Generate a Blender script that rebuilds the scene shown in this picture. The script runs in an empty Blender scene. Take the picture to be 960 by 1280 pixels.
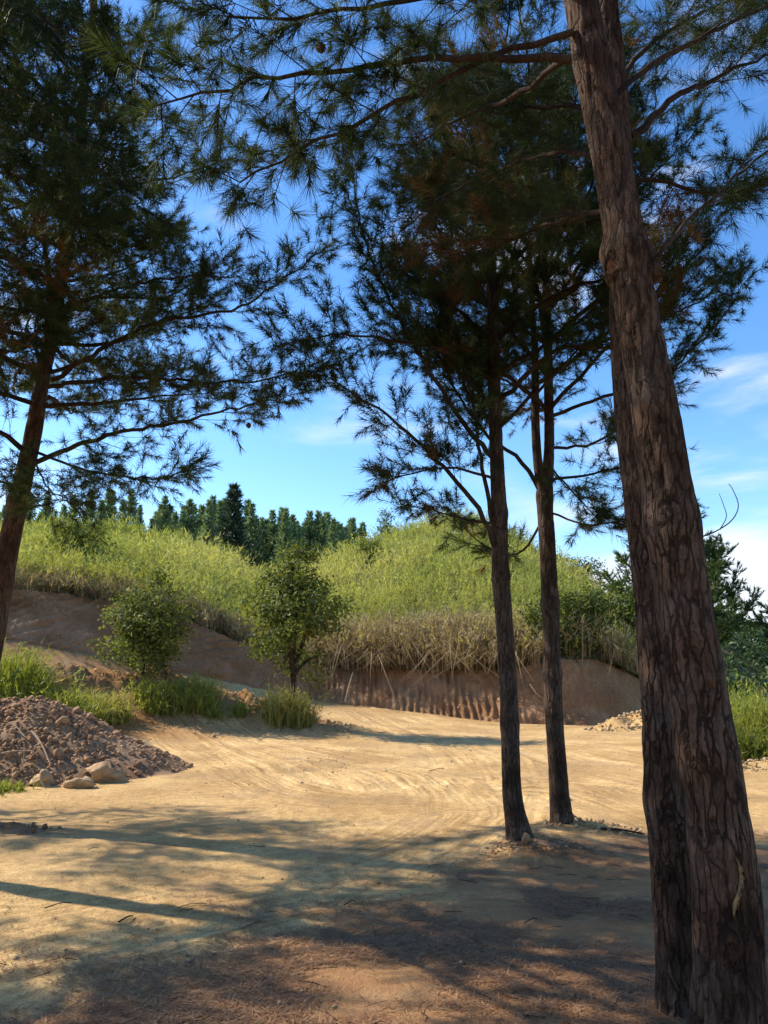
import bpy, math
import numpy as np
from mathutils import Vector

# ------------------------------------------------------------------ camera, sky, sun, exposure
scene = bpy.context.scene
COL = scene.collection
FPX, CX, CY, PITCH, CAMZ = 961.0, 480.0, 640.0, math.radians(11.76), 1.6   # the photograph's lens, in its own pixels
cam_d = bpy.data.cameras.new('camera')
cam_d.sensor_fit = 'VERTICAL'; cam_d.sensor_height = 24.0; cam_d.lens = FPX / 1280.0 * 24.0
cam_d.clip_start = 0.05; cam_d.clip_end = 4000
cam = bpy.data.objects.new('camera', cam_d); COL.objects.link(cam)
cam.location = (0, 0, CAMZ); cam.rotation_euler = (math.pi / 2 + PITCH, 0, 0)
scene.camera = cam

SUN_EL = math.radians(39.0)
SUN_H = np.array([-0.94, 0.34]); SUN_H /= np.linalg.norm(SUN_H)          # horizontal direction towards the sun
SUN_DIR = Vector((SUN_H[0] * math.cos(SUN_EL), SUN_H[1] * math.cos(SUN_EL), math.sin(SUN_EL)))
sun_d = bpy.data.lights.new('sun', 'SUN'); sun_d.energy = 5.0; sun_d.angle = math.radians(0.55); sun_d.color = (1.0, 0.90, 0.75)
sun = bpy.data.objects.new('sun', sun_d); COL.objects.link(sun)
sun.rotation_euler = SUN_DIR.to_track_quat('Z', 'Y').to_euler(); sun.location = (-30, 10, 30)

world = bpy.data.worlds.new('World'); scene.world = world; world.use_nodes = True
wt = world.node_tree; wt.nodes.clear()
def wn(t, **kw):
    n = wt.nodes.new(t)
    for k, v in kw.items(): setattr(n, k, v)
    return n
w_out = wn('ShaderNodeOutputWorld'); w_bg = wn('ShaderNodeBackground')
w_sky = wn('ShaderNodeTexSky', sky_type='NISHITA', sun_disc=False)
w_sky.sun_elevation = SUN_EL; w_sky.sun_rotation = math.atan2(SUN_H[0], SUN_H[1])
w_sky.altitude = 0.0; w_sky.air_density = 1.0; w_sky.dust_density = 0.25; w_sky.ozone_density = 2.5
w_hsv = wn('ShaderNodeHueSaturation'); w_hsv.inputs['Hue'].default_value = 0.504; w_hsv.inputs['Saturation'].default_value = 1.25; w_hsv.inputs['Value'].default_value = 1.52
wt.links.new(w_sky.outputs[0], w_hsv.inputs['Color'])
w_tc = wn('ShaderNodeTexCoord')
w_map = wn('ShaderNodeMapping'); w_map.inputs['Scale'].default_value = (1.3, 1.3, 4.2); w_map.inputs['Rotation'].default_value = (0.0, 0.12, 0.3); w_map.inputs['Location'].default_value = (5.3, 2.4, 0.6)
wt.links.new(w_tc.outputs['Generated'], w_map.inputs['Vector'])
w_noise = wn('ShaderNodeTexNoise'); w_noise.inputs['Scale'].default_value = 2.3; w_noise.inputs['Detail'].default_value = 7; w_noise.inputs['Roughness'].default_value = 0.55; w_noise.inputs['Distortion'].default_value = 0.5
wt.links.new(w_map.outputs[0], w_noise.inputs['Vector'])
# low cumulus bank to the right of the hill, thin cirrus elsewhere
w_dot = wn('ShaderNodeVectorMath', operation='DISTANCE'); w_dot.inputs[1].default_value = (0.37, 0.92, 0.085)
w_norm = wn('ShaderNodeVectorMath', operation='NORMALIZE')
wt.links.new(w_tc.outputs['Generated'], w_norm.inputs[0]); 
w_scl = wn('ShaderNodeVectorMath', operation='MULTIPLY'); w_scl.inputs[1].default_value = (1.0, 1.0, 3.4)
w_dot.inputs[1].default_value = (0.40, 0.91, 0.055 * 3.4)
wt.links.new(w_norm.outputs[0], w_scl.inputs[0]); wt.links.new(w_scl.outputs[0], w_dot.inputs[0])
w_bank = wn('ShaderNodeMapRange'); w_bank.inputs['From Min'].default_value = 0.44; w_bank.inputs['From Max'].default_value = 0.08; w_bank.inputs['To Min'].default_value = 0.0; w_bank.inputs['To Max'].default_value = 0.50
w_bank.interpolation_type = 'SMOOTHSTEP'
wt.links.new(w_dot.outputs['Value'], w_bank.inputs['Value'])
w_add = wn('ShaderNodeMath', operation='ADD'); wt.links.new(w_noise.outputs[0], w_add.inputs[0]); wt.links.new(w_bank.outputs[0], w_add.inputs[1])
w_mask = wn('ShaderNodeMapRange'); w_mask.inputs['From Min'].default_value = 0.545; w_mask.inputs['From Max'].default_value = 0.80; w_mask.interpolation_type = 'SMOOTHSTEP'
w_mask.inputs['To Max'].default_value = 0.92
w_sep = wn('ShaderNodeSeparateXYZ'); wt.links.new(w_norm.outputs[0], w_sep.inputs[0])
w_low = wn('ShaderNodeMapRange'); w_low.inputs['From Min'].default_value = 0.30; w_low.inputs['From Max'].default_value = 0.06; w_low.inputs['To Max'].default_value = 0.10      # cloud thickens towards the horizon
wt.links.new(w_sep.outputs['Z'], w_low.inputs['Value'])
w_add2 = wn('ShaderNodeMath', operation='ADD'); wt.links.new(w_add.outputs[0], w_add2.inputs[0]); wt.links.new(w_low.outputs[0], w_add2.inputs[1])
wt.links.new(w_add2.outputs[0], w_mask.inputs['Value'])
w_mix = wn('ShaderNodeMixRGB'); w_mix.inputs['Color2'].default_value = (5.8, 6.1, 6.6, 1)
wt.links.new(w_mask.outputs[0], w_mix.inputs['Fac']); wt.links.new(w_hsv.outputs[0], w_mix.inputs['Color1'])
wt.links.new(w_mix.outputs[0], w_bg.inputs['Color']); w_bg.inputs['Strength'].default_value = 0.115
wt.links.new(w_bg.outputs[0], w_out.inputs['Surface'])

vs = scene.view_settings
vs.view_transform = 'Standard'; vs.look = 'None'; vs.gamma = 1.0; vs.exposure = 0.72; vs.use_curve_mapping = False
scene.render.engine = 'CYCLES'
cy = scene.cycles
cy.max_bounces = 4; cy.diffuse_bounces = 2; cy.glossy_bounces = 2; cy.transmission_bounces = 4; cy.transparent_max_bounces = 4
cy.use_denoising = True; cy.caustics_reflective = False; cy.caustics_refractive = False
cy.sample_clamp_indirect = 6.0; cy.use_adaptive_sampling = True; cy.adaptive_threshold = 0.02

# ------------------------------------------------------------------ helpers
rng = np.random.default_rng(7)
def ray(px, py):
    a = (px - CX) / FPX; b = (CY - py) / FPX
    return np.array([a, math.cos(PITCH) - b * math.sin(PITCH), math.sin(PITCH) + b * math.cos(PITCH)])
def P(px, py, Y):                       # the world point at forward distance Y seen in that direction
    d = ray(px, py); t = Y / d[1]
    return np.array([d[0] * t, Y, CAMZ + d[2] * t])
def U(px, py=850): d = ray(px, py); return d[0] / d[1]
def norm(v): return v / np.maximum(np.linalg.norm(v, axis=-1, keepdims=True), 1e-9)
def sstep(a, b, x):
    t = np.clip((x - a) / (b - a), 0, 1); return t * t * (3 - 2 * t)

def _hash(i, j, k, seed):
    h = (i * 374761393 + j * 668265263 + k * 2147483647 + seed * 974634777) & 0xffffffff
    h = ((h ^ (h >> 13)) * 1274126177) & 0xffffffff
    h = (h ^ (h >> 16)) & 0xffffff
    return h / float(0xffffff)
def vnoise(x, y, z=0.0, seed=0):        # value noise, -1..1
    x = np.asarray(x, float); y = np.asarray(y, float); z = np.zeros_like(x) + z
    xi = np.floor(x).astype(np.int64); yi = np.floor(y).astype(np.int64); zi = np.floor(z).astype(np.int64)
    fx, fy, fz = x - xi, y - yi, z - zi
    fx = fx * fx * (3 - 2 * fx); fy = fy * fy * (3 - 2 * fy); fz = fz * fz * (3 - 2 * fz)
    r = 0
    for dz in (0, 1):
        wz = fz if dz else 1 - fz
        for dy in (0, 1):
            wy = fy if dy else 1 - fy
            r = r + wz * wy * ((1 - fx) * _hash(xi, yi + dy, zi + dz, seed) + fx * _hash(xi + 1, yi + dy, zi + dz, seed))
    return r * 2 - 1
def fbm(x, y, z=0.0, seed=0, octs=4):
    s, a, f = 0, 0.5, 1.0
    for o in range(octs):
        s = s + a * vnoise(np.asarray(x) * f, np.asarray(y) * f, np.asarray(z) * f, seed + o * 17); a *= 0.5; f *= 2.03
    return s

class Geo:
    """collects triangles and quads with per-vertex attributes, built as ONE mesh"""
    def __init__(s): s.V, s.F3, s.F4, s.A, s.n = [], [], [], {}, 0
    def add(s, V, F3=None, F4=None, **attrs):
        V = np.asarray(V, float).reshape(-1, 3); k = len(V)
        if F3 is not None and len(F3): s.F3.append(np.asarray(F3, np.int64).reshape(-1, 3) + s.n)
        if F4 is not None and len(F4): s.F4.append(np.asarray(F4, np.int64).reshape(-1, 4) + s.n)
        for a in set(list(s.A) + list(attrs)):
            v = attrs.get(a, 0.0)
            s.A.setdefault(a, [np.zeros(s.n)] if s.n else []).append(np.broadcast_to(np.asarray(v, float), (k,)))
        s.V.append(V); s.n += k
    def mesh(s, name, mats, smooth=False, offset=None):
        V = np.concatenate(s.V) if s.V else np.zeros((0, 3))
        if offset is not None: V = V - np.asarray(offset)
        F3 = np.concatenate(s.F3) if s.F3 else np.zeros((0, 3), np.int64)
        F4 = np.concatenate(s.F4) if s.F4 else np.zeros((0, 4), np.int64)
        me = bpy.data.meshes.new(name)
        me.vertices.add(len(V)); me.vertices.foreach_set('co', V.astype(np.float32).ravel())
        nl = F3.size + F4.size
        me.loops.add(nl); me.loops.foreach_set('vertex_index', np.concatenate([F3.ravel(), F4.ravel()]).astype(np.int32))
        me.polygons.add(len(F3) + len(F4))
        st = np.concatenate([np.arange(len(F3)) * 3, F3.size + np.arange(len(F4)) * 4]).astype(np.int32)
        me.polygons.foreach_set('loop_start', st)
        if smooth: me.polygons.foreach_set('use_smooth', np.ones(len(st), bool))
        for a, l in s.A.items():
            at = me.attributes.new(a, 'FLOAT', 'POINT'); at.data.foreach_set('value', np.concatenate(l).astype(np.float32))
        for m in (mats if isinstance(mats, (list, tuple)) else [mats]): me.materials.append(m)
        me.update(calc_edges=True)
        return me
    def build(s, name, mat, parent=None, smooth=False, loc=None):
        off = None
        if parent is not None: off = np.array(parent.matrix_world.translation) if parent.parent else np.array(parent.location)
        if loc is not None: off = np.asarray(loc)
        o = bpy.data.objects.new(name, s.mesh(name, mat, smooth, off)); COL.objects.link(o)
        if parent is not None: o.parent = parent
        elif loc is not None: o.location = tuple(loc)
        return o
def tag(o, label=None, cat=None, group=None, kind=None):
    for k, v in (('label', label), ('category', cat), ('group', group), ('kind', kind)):
        if v: o[k] = v
    return o
def thing(name, loc, label, cat, group=None):
    o = bpy.data.objects.new(name, None); COL.objects.link(o); o.location = tuple(float(c) for c in loc); o.empty_display_size = 0.3
    return tag(o, label, cat, group)
def copy_tree(o, parent=None):
    c = o.copy(); COL.objects.link(c); c.parent = parent
    for ch in list(o.children): copy_tree(ch, c)
    return c

def catmull(pts, n):
    pts = np.asarray(pts, float); m = len(pts)
    if m == 2: return pts[0] + (pts[1] - pts[0]) * np.linspace(0, 1, n)[:, None]
    Q = np.vstack([2 * pts[0] - pts[1], pts, 2 * pts[-1] - pts[-2]])
    d = np.concatenate([[0], np.cumsum(np.linalg.norm(np.diff(pts[:, :3], axis=0), axis=1))])
    s = np.linspace(0, d[-1], n); i = np.clip(np.searchsorted(d, s, 'right') - 1, 0, m - 2)
    t = ((s - d[i]) / (d[i + 1] - d[i]))[:, None]
    p0, p1, p2, p3 = Q[i], Q[i + 1], Q[i + 2], Q[i + 3]
    return 0.5 * (2 * p1 + (p2 - p0) * t + (2 * p0 - 5 * p1 + 4 * p2 - p3) * t ** 2 + (3 * p1 - p0 - 3 * p2 + p3) * t ** 3)
def frames(path):
    T = norm(np.gradient(path, axis=0)); N = np.zeros_like(T)
    a = np.array([1.0, 0, 0]) if abs(T[0][0]) < 0.8 else np.array([0, 1.0, 0])
    n = a - T[0] * a.dot(T[0]); n /= np.linalg.norm(n)
    for i in range(len(T)):
        n = n - T[i] * n.dot(T[i]); n /= max(np.linalg.norm(n), 1e-9); N[i] = n
    return T, N, np.cross(T, N)
def grid_quads(n, k, wrap=True):
    i = np.arange(n - 1)[:, None]; j = np.arange(k if wrap else k - 1)[None, :]; j2 = (j + 1) % k if wrap else j + 1
    return np.stack([i * k + j, i * k + j2, (i + 1) * k + j2, (i + 1) * k + j], -1).reshape(-1, 4)
def tube(g, path, r, k=6, rfun=None, cap=True, **attrs):
    path = np.asarray(path, float); n = len(path); r = np.broadcast_to(np.asarray(r, float), (n,))
    T, N, B = frames(path); th = np.linspace(0, 2 * np.pi, k, endpoint=False)
    dirs = N[:, None] * np.cos(th)[None, :, None] + B[:, None] * np.sin(th)[None, :, None]
    R = r[:, None] * np.ones((1, k)) if rfun is None else rfun
    V = (path[:, None] + dirs * R[..., None]).reshape(-1, 3)
    F4 = grid_quads(n, k); F3 = None
    if cap:
        V = np.vstack([V, path[-1:] + T[-1:] * r[-1] * 0.3]); c = n * k
        F3 = [[(n - 1) * k + j, (n - 1) * k + (j + 1) % k, c] for j in range(k)]
        attrs = {a: (np.append(v, np.asarray(v).ravel()[-1]) if np.ndim(v) else v) for a, v in attrs.items()}
    g.add(V, F3, F4, **attrs)

# ------------------------------------------------------------------ materials
def mat(name):
    m = bpy.data.materials.new(name); m.use_nodes = True; nt = m.node_tree; nt.nodes.clear()
    out = nt.nodes.new('ShaderNodeOutputMaterial')
    def N(t, ins=None, **kw):
        n = nt.nodes.new(t)
        for k, v in kw.items(): setattr(n, k, v)
        for k, v in (ins or {}).items():
            if isinstance(v, bpy.types.NodeSocket): nt.links.new(v, n.inputs[k])
            else: n.inputs[k].default_value = v
        return n
    return m, nt, out, N
def ramp(N, fac, stops):
    r = N('ShaderNodeValToRGB', {'Fac': fac}); e = r.color_ramp.elements
    while len(e) < len(stops): e.new(0.5)
    for i, (p, c) in enumerate(stops): e[i].position = p; e[i].color = (*c, 1)
    return r.outputs['Color']
def attr(N, name): return N('ShaderNodeAttribute', attribute_name=name).outputs['Fac']
def mixc(N, f, a, b, blend='MIX'):
    return N('ShaderNodeMixRGB', {'Fac': f, 'Color1': a, 'Color2': b}, blend_type=blend).outputs[0]
def leaf_mat(name, stops, dead=(0.14, 0.06, 0.027), trans=0.35, rough=0.5, spec=0.3, tr_tint=(1.3, 1.25, 0.6)):
    """thin foliage: reflects and lets light through; 'tint' picks the leaf colour, 'dead' the dry ones"""
    m, nt, out, N = mat(name)
    c = ramp(N, attr(N, 'tint'), stops)
    c = mixc(N, attr(N, 'dead'), c, (*dead, 1))
    b = N('ShaderNodeBsdfPrincipled', {'Base Color': c, 'Roughness': rough, 'Specular IOR Level': spec})
    ct = mixc(N, 1.0, c, (*tr_tint, 1), 'MULTIPLY')
    t = N('ShaderNodeBsdfTranslucent', {'Color': ct})
    mx = N('ShaderNodeMixShader', {0: trans, 1: b.outputs[0], 2: t.outputs[0]})
    nt.links.new(mx.outputs[0], out.inputs['Surface']); return m
def bark_mat(name, plate, plate2, crackc, scale=1.0, cell=24.0, zs=0.16, amount=0.85):
    """grey-brown plates parted by dark upright fissures"""
    m, nt, out, N = mat(name)
    tc = N('ShaderNodeTexCoord').outputs['Object']
    n0 = N('ShaderNodeTexNoise', {'Vector': tc, 'Scale': 5.0, 'Detail': 4.0, 'Roughness': 0.6})
    off = N('ShaderNodeVectorMath', {0: n0.outputs['Color'], 1: (0.07, 0.07, 0.40)}, operation='MULTIPLY')
    vv = N('ShaderNodeVectorMath', {0: tc, 1: off.outputs[0]}, operation='ADD')
    mp = N('ShaderNodeMapping', {'Vector': vv.outputs[0], 'Scale': (1, 1, zs)})
    v1 = N('ShaderNodeTexVoronoi', {'Vector': mp.outputs[0], 'Scale': cell * scale, 'Randomness': 1.0}, feature='DISTANCE_TO_EDGE')
    v2 = N('ShaderNodeTexVoronoi', {'Vector': mp.outputs[0], 'Scale': cell * 2.7 * scale}, feature='DISTANCE_TO_EDGE')
    vc = N('ShaderNodeTexVoronoi', {'Vector': mp.outputs[0], 'Scale': cell * scale}, feature='F1')
    mpn = N('ShaderNodeMapping', {'Vector': tc, 'Scale': (1, 1, 0.25)})
    n1 = N('ShaderNodeTexNoise', {'Vector': mpn.outputs[0], 'Scale': 30 * scale, 'Detail': 7.0, 'Roughness': 0.7})
    n2 = N('ShaderNodeTexNoise', {'Vector': tc, 'Scale': 2.6, 'Detail': 4.0})
    h1 = N('ShaderNodeMapRange', {'Value': v1.outputs['Distance'], 'From Min': 0.008, 'From Max': 0.12}, interpolation_type='SMOOTHSTEP')
    h2 = N('ShaderNodeMapRange', {'Value': v2.outputs['Distance'], 'From Min': 0.0, 'From Max': 0.10, 'To Min': 0.55}, interpolation_type='SMOOTHSTEP')
    c = ramp(N, n2.outputs[0], [(0.38, plate2), (0.52, plate), (0.66, tuple(0.5 * sum(plate) / 3 + 0.62 * q for q in plate))])
    sep = N('ShaderNodeSeparateColor', {'Color': vc.outputs['Color']})
    c = mixc(N, 0.55, c, ramp(N, sep.outputs[0], [(0.0, (0.62, 0.58, 0.55)), (1.0, (1.3, 1.27, 1.25))]), 'MULTIPLY')
    c = mixc(N, 0.75, c, ramp(N, n1.outputs[0], [(0.36, (0.45, 0.42, 0.40)), (0.62, (1.3, 1.28, 1.25))]), 'MULTIPLY')
    c = mixc(N, 1.0, c, h2.outputs[0], 'MULTIPLY')
    inv = N('ShaderNodeMath', {0: 1.0, 1: h1.outputs[0]}, operation='SUBTRACT')
    sz = N('ShaderNodeSeparateXYZ', {'Vector': tc}).outputs['Z']
    hz = N('ShaderNodeMapRange', {'Value': sz, 'From Min': 2.2, 'From Max': 4.6, 'To Min': amount, 'To Max': amount * 0.35})      # the bark smooths out higher up
    npat = N('ShaderNodeTexNoise', {'Vector': tc, 'Scale': 3.7, 'Detail': 3.0})
    pat = N('ShaderNodeMapRange', {'Value': npat.outputs[0], 'From Min': 0.35, 'From Max': 0.6, 'To Min': 0.55, 'To Max': 1.0})
    hz = N('ShaderNodeMath', {0: hz.outputs[0], 1: pat.outputs[0]}, operation='MULTIPLY')
    am = N('ShaderNodeMath', {0: inv.outputs[0], 1: hz.outputs[0]}, operation='MULTIPLY')
    c = mixc(N, am.outputs[0], c, (*crackc, 1))
    ak = N('ShaderNodeMath', {0: attr(N, 'crack'), 1: 0.55}, operation='MULTIPLY')
    c = mixc(N, ak.outputs[0], c, (*crackc, 1))
    hs = N('ShaderNodeMath', {0: n1.outputs[0], 1: 0.35, 2: h1.outputs[0]}, operation='MULTIPLY_ADD')
    hs = N('ShaderNodeMath', {0: h2.outputs[0], 1: 0.3, 2: hs.outputs[0]}, operation='MULTIPLY_ADD')
    bump = N('ShaderNodeBump', {'Height': hs.outputs[0], 'Strength': 0.9 * amount, 'Distance': 0.018 / scale})
    b = N('ShaderNodeBsdfPrincipled', {'Base Color': c, 'Roughness': 0.9, 'Specular IOR Level': 0.15, 'Normal': bump.outputs[0]})
    nt.links.new(b.outputs[0], out.inputs['Surface']); return m
def earth_mat(name, c0, c1, c2, scale=1.0, bumpd=0.03, rough=0.95, extra=None, clod=0.25):
    m, nt, out, N = mat(name)
    tc = N('ShaderNodeTexCoord').outputs['Object']
    n1 = N('ShaderNodeTexNoise', {'Vector': tc, 'Scale': 0.55 * scale, 'Detail': 6.0, 'Roughness': 0.6})
    n2 = N('ShaderNodeTexNoise', {'Vector': tc, 'Scale': 9.0 * scale, 'Detail': 8.0, 'Roughness': 0.7})
    n3 = N('ShaderNodeTexNoise', {'Vector': tc, 'Scale': 60.0 * scale, 'Detail': 6.0, 'Roughness': 0.75})
    c = ramp(N, n1.outputs[0], [(0.40, c0), (0.5, c1), (0.60, c2)])
    c = mixc(N, 0.6, c, ramp(N, n2.outputs[0], [(0.40, (0.74, 0.71, 0.68)), (0.60, (1.18, 1.18, 1.18))]), 'MULTIPLY')
    c = mixc(N, 0.5, c, ramp(N, n3.outputs[0], [(0.42, (0.50, 0.47, 0.45)), (0.54, (1.16, 1.16, 1.16))]), 'MULTIPLY')
    hx_ = 0.0
    if extra: c, hx_ = extra(N, c, tc, n2.outputs[0])
    h = N('ShaderNodeMath', {0: n2.outputs[0], 1: hx_}, operation='ADD')
    vo = N('ShaderNodeTexVoronoi', {'Vector': tc, 'Scale': 16.0 * scale, 'Randomness': 1.0}, feature='F1')
    h = N('ShaderNodeMath', {0: vo.outputs['Distance'], 1: -clod, 2: h.outputs[0]}, operation='MULTIPLY_ADD')
    h2 = N('ShaderNodeMath', {0: n3.outputs[0], 1: 0.8, 2: h.outputs[0]}, operation='MULTIPLY_ADD')
    bump = N('ShaderNodeBump', {'Height': h2.outputs[0], 'Strength': 0.8, 'Distance': bumpd})
    b = N('ShaderNodeBsdfPrincipled', {'Base Color': c, 'Roughness': rough, 'Specular IOR Level': 0.12, 'Normal': bump.outputs[0]})
    nt.links.new(b.outputs[0], out.inputs['Surface']); return m

def ground_extra(N, c, tc, n2):
    # streaks that run along the wheel lines: 'lat' is metres across a track, 'along' metres down it
    cv = N('ShaderNodeCombineXYZ', {'X': attr(N, 'lat'), 'Y': attr(N, 'along')})
    mp0 = N('ShaderNodeMapping', {'Vector': cv.outputs[0], 'Scale': (12.0, 0.30, 1.0)})
    ns = N('ShaderNodeTexNoise', {'Vector': mp0.outputs[0], 'Scale': 1.0, 'Detail': 5.0, 'Roughness': 0.65})
    st = ramp(N, ns.outputs[0], [(0.42, (0.70, 0.65, 0.58)), (0.5, (1.0, 1.0, 1.0)), (0.58, (1.28, 1.33, 1.40))])
    nb = N('ShaderNodeTexNoise', {'Vector': tc, 'Scale': 1.3, 'Detail': 6.0, 'Roughness': 0.75})
    bk = N('ShaderNodeMapRange', {'Value': nb.outputs[0], 'From Min': 0.40, 'From Max': 0.56, 'To Min': 0.45, 'To Max': 1.0})
    cf = N('ShaderNodeMath', {0: attr(N, 'corridor'), 1: bk.outputs[0]}, operation='MULTIPLY')
    c = mixc(N, cf.outputs[0], c, mixc(N, 1.0, c, st, 'MULTIPLY'))
    c = mixc(N, attr(N, 'track'), c, mixc(N, 1.0, c, (1.34, 1.40, 1.5, 1), 'MULTIPLY'))   # polished, compacted wheel lines
    c = mixc(N, attr(N, 'earth'), c, mixc(N, 1.0, c, (0.60, 0.50, 0.46, 1), 'MULTIPLY'))
    mp = N('ShaderNodeMapping', {'Vector': tc, 'Scale': (1.0, 2.2, 1.0)})
    n = N('ShaderNodeTexNoise', {'Vector': mp.outputs[0], 'Scale': 3.2, 'Detail': 9.0, 'Roughness': 0.78})
    f = N('ShaderNodeMath', {0: n.outputs[0], 1: attr(N, 'litter')}, operation='ADD')
    g = N('ShaderNodeMapRange', {'Value': f.outputs[0], 'From Min': 0.95, 'From Max': 1.25, 'To Max': 0.8})
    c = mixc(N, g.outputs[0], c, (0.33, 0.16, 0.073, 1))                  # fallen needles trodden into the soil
    nf = N('ShaderNodeTexNoise', {'Vector': tc, 'Scale': 0.9, 'Detail': 7.0, 'Roughness': 0.7})
    ff = N('ShaderNodeMapRange', {'Value': nf.outputs[0], 'From Min': 0.50, 'From Max': 0.62, 'To Max': 0.5})
    c = mixc(N, ff.outputs[0], c, (0.36, 0.235, 0.125, 1))
    hh = N('ShaderNodeMath', {0: ns.outputs[0], 1: cf.outputs[0]}, operation='MULTIPLY')
    hh = N('ShaderNodeMath', {0: hh.outputs[0], 1: 0.8}, operation='MULTIPLY')
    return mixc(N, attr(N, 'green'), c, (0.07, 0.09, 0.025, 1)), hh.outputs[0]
M = {}
M['ground'] = earth_mat('sandy_dirt', (0.47, 0.295, 0.122), (0.57, 0.368, 0.155), (0.65, 0.435, 0.19), 1.0, 0.03, extra=ground_extra)
M['bank'] = earth_mat('cut_earth', (0.36, 0.19, 0.09), (0.45, 0.245, 0.12), (0.53, 0.31, 0.165), 1.6, 0.10, clod=0.9)
M['hill'] = earth_mat('hill_soil', (0.10, 0.09, 0.035), (0.13, 0.12, 0.045), (0.16, 0.14, 0.06), 1.0, 0.1)
M['heap'] = earth_mat('heap_soil', (0.27, 0.165, 0.095), (0.35, 0.215, 0.125), (0.43, 0.275, 0.165), 2.0, 0.05)
def stone_mat(name, a, b):
    m, nt, out, N = mat(name)
    tc = N('ShaderNodeTexCoord').outputs['Object']; oi = N('ShaderNodeObjectInfo').outputs['Random']
    n = N('ShaderNodeTexNoise', {'Vector': tc, 'Scale': 9.0, 'Detail': 8.0, 'Roughness': 0.7})
    f = N('ShaderNodeMath', {0: attr(N, 'tint'), 1: oi}, operation='ADD')
    f = N('ShaderNodeMath', {0: f.outputs[0]}, operation='FRACT')
    c = ramp(N, f.outputs[0], [(0.0, a), (1.0, b)])
    c = mixc(N, 0.7, c, ramp(N, n.outputs[0], [(0.3, (0.55, 0.52, 0.5)), (0.7, (1.2, 1.2, 1.2))]), 'MULTIPLY')
    bump = N('ShaderNodeBump', {'Height': n.outputs[0], 'Strength': 0.7, 'Distance': 0.03})
    s = N('ShaderNodeBsdfPrincipled', {'Base Color': c, 'Roughness': 0.85, 'Specular IOR Level': 0.25, 'Normal': bump.outputs[0]})
    nt.links.new(s.outputs[0], out.inputs['Surface']); return m
M['stone'] = stone_mat('brown_stone', (0.25, 0.135, 0.072), (0.50, 0.31, 0.175))
M['boulder'] = stone_mat('tan_boulder', (0.36, 0.235, 0.125), (0.46, 0.31, 0.175))
M['rubble'] = stone_mat('pale_rubble', (0.36, 0.25, 0.14), (0.50, 0.37, 0.22))
M['bark_near'] = bark_mat('thick_pine_bark', (0.112, 0.070, 0.048), (0.05, 0.029, 0.019), (0.012, 0.006, 0.004))
M['bark_mid'] = bark_mat('pine_bark', (0.105, 0.072, 0.053), (0.05, 0.033, 0.024), (0.016, 0.009, 0.007), 1.0, 30.0, 0.16, 0.7)
M['bark_left'] = bark_mat('red_pine_bark', (0.125, 0.072, 0.048), (0.062, 0.036, 0.025), (0.016, 0.009, 0.006), 1.0, 26.0, 0.16, 0.6)
M['twig'] = bark_mat('branch_bark', (0.075, 0.05, 0.036), (0.035, 0.024, 0.018), (0.015, 0.009, 0.008), 2.0, 20.0, 0.3, 0.4)
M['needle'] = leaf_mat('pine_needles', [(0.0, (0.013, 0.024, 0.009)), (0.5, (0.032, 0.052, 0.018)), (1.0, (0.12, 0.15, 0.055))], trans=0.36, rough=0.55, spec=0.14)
M['leaf'] = leaf_mat('glossy_leaves', [(0.0, (0.035, 0.055, 0.012)), (0.5, (0.095, 0.125, 0.025)), (1.0, (0.22, 0.24, 0.05))], trans=0.38, rough=0.6, spec=0.25)
M['cane'] = leaf_mat('hill_bamboo', [(0.0, (0.10, 0.13, 0.03)), (0.5, (0.265, 0.30, 0.075)), (1.0, (0.48, 0.48, 0.17))], dead=(0.38, 0.31, 0.16), trans=0.45, rough=0.6, spec=0.2)
M['straw'] = leaf_mat('dry_cane', [(0.0, (0.13, 0.085, 0.045)), (1.0, (0.44, 0.35, 0.20))], trans=0.25, rough=0.7, spec=0.2)
M['grass'] = leaf_mat('fresh_grass', [(0.0, (0.08, 0.11, 0.02)), (0.5, (0.20, 0.25, 0.04)), (1.0, (0.38, 0.38, 0.10))], dead=(0.42, 0.32, 0.15), trans=0.45, rough=0.5, spec=0.3)
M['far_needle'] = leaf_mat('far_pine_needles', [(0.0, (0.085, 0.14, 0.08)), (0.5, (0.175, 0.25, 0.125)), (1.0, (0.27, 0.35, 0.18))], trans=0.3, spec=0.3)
M['far_dark'] = leaf_mat('dark_conifer_needles', [(0.0, (0.03, 0.05, 0.038)), (0.5, (0.055, 0.085, 0.055)), (1.0, (0.10, 0.135, 0.08))], trans=0.2, spec=0.3)
M['mid_needle'] = leaf_mat('valley_foliage', [(0.0, (0.035, 0.06, 0.02)), (0.5, (0.075, 0.115, 0.035)), (1.0, (0.16, 0.20, 0.065))], trans=0.3, spec=0.2)
M['litter'] = leaf_mat('fallen_needles', [(0.0, (0.14, 0.068, 0.032)), (0.6, (0.26, 0.13, 0.06)), (1.0, (0.36, 0.23, 0.12))], trans=0.05, rough=0.7, spec=0.2)
def plain(name, c, rough=0.8):
    m, nt, out, N = mat(name)
    tc = N('ShaderNodeTexCoord').outputs['Object']
    n = N('ShaderNodeTexNoise', {'Vector': tc, 'Scale': 25.0, 'Detail': 6.0, 'Roughness': 0.7})
    cc = mixc(N, 0.7, (*c, 1), ramp(N, n.outputs[0], [(0.3, (0.6, 0.6, 0.6)), (0.7, (1.2, 1.2, 1.2))]), 'MULTIPLY')
    b = N('ShaderNodeBsdfPrincipled', {'Base Color': cc, 'Roughness': rough, 'Specular IOR Level': 0.25})
    bump = N('ShaderNodeBump', {'Height': n.outputs[0], 'Strength': 0.6, 'Distance': 0.01}); nt.links.new(bump.outputs[0], b.inputs['Normal'])
    nt.links.new(b.outputs[0], out.inputs['Surface']); return m
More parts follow.
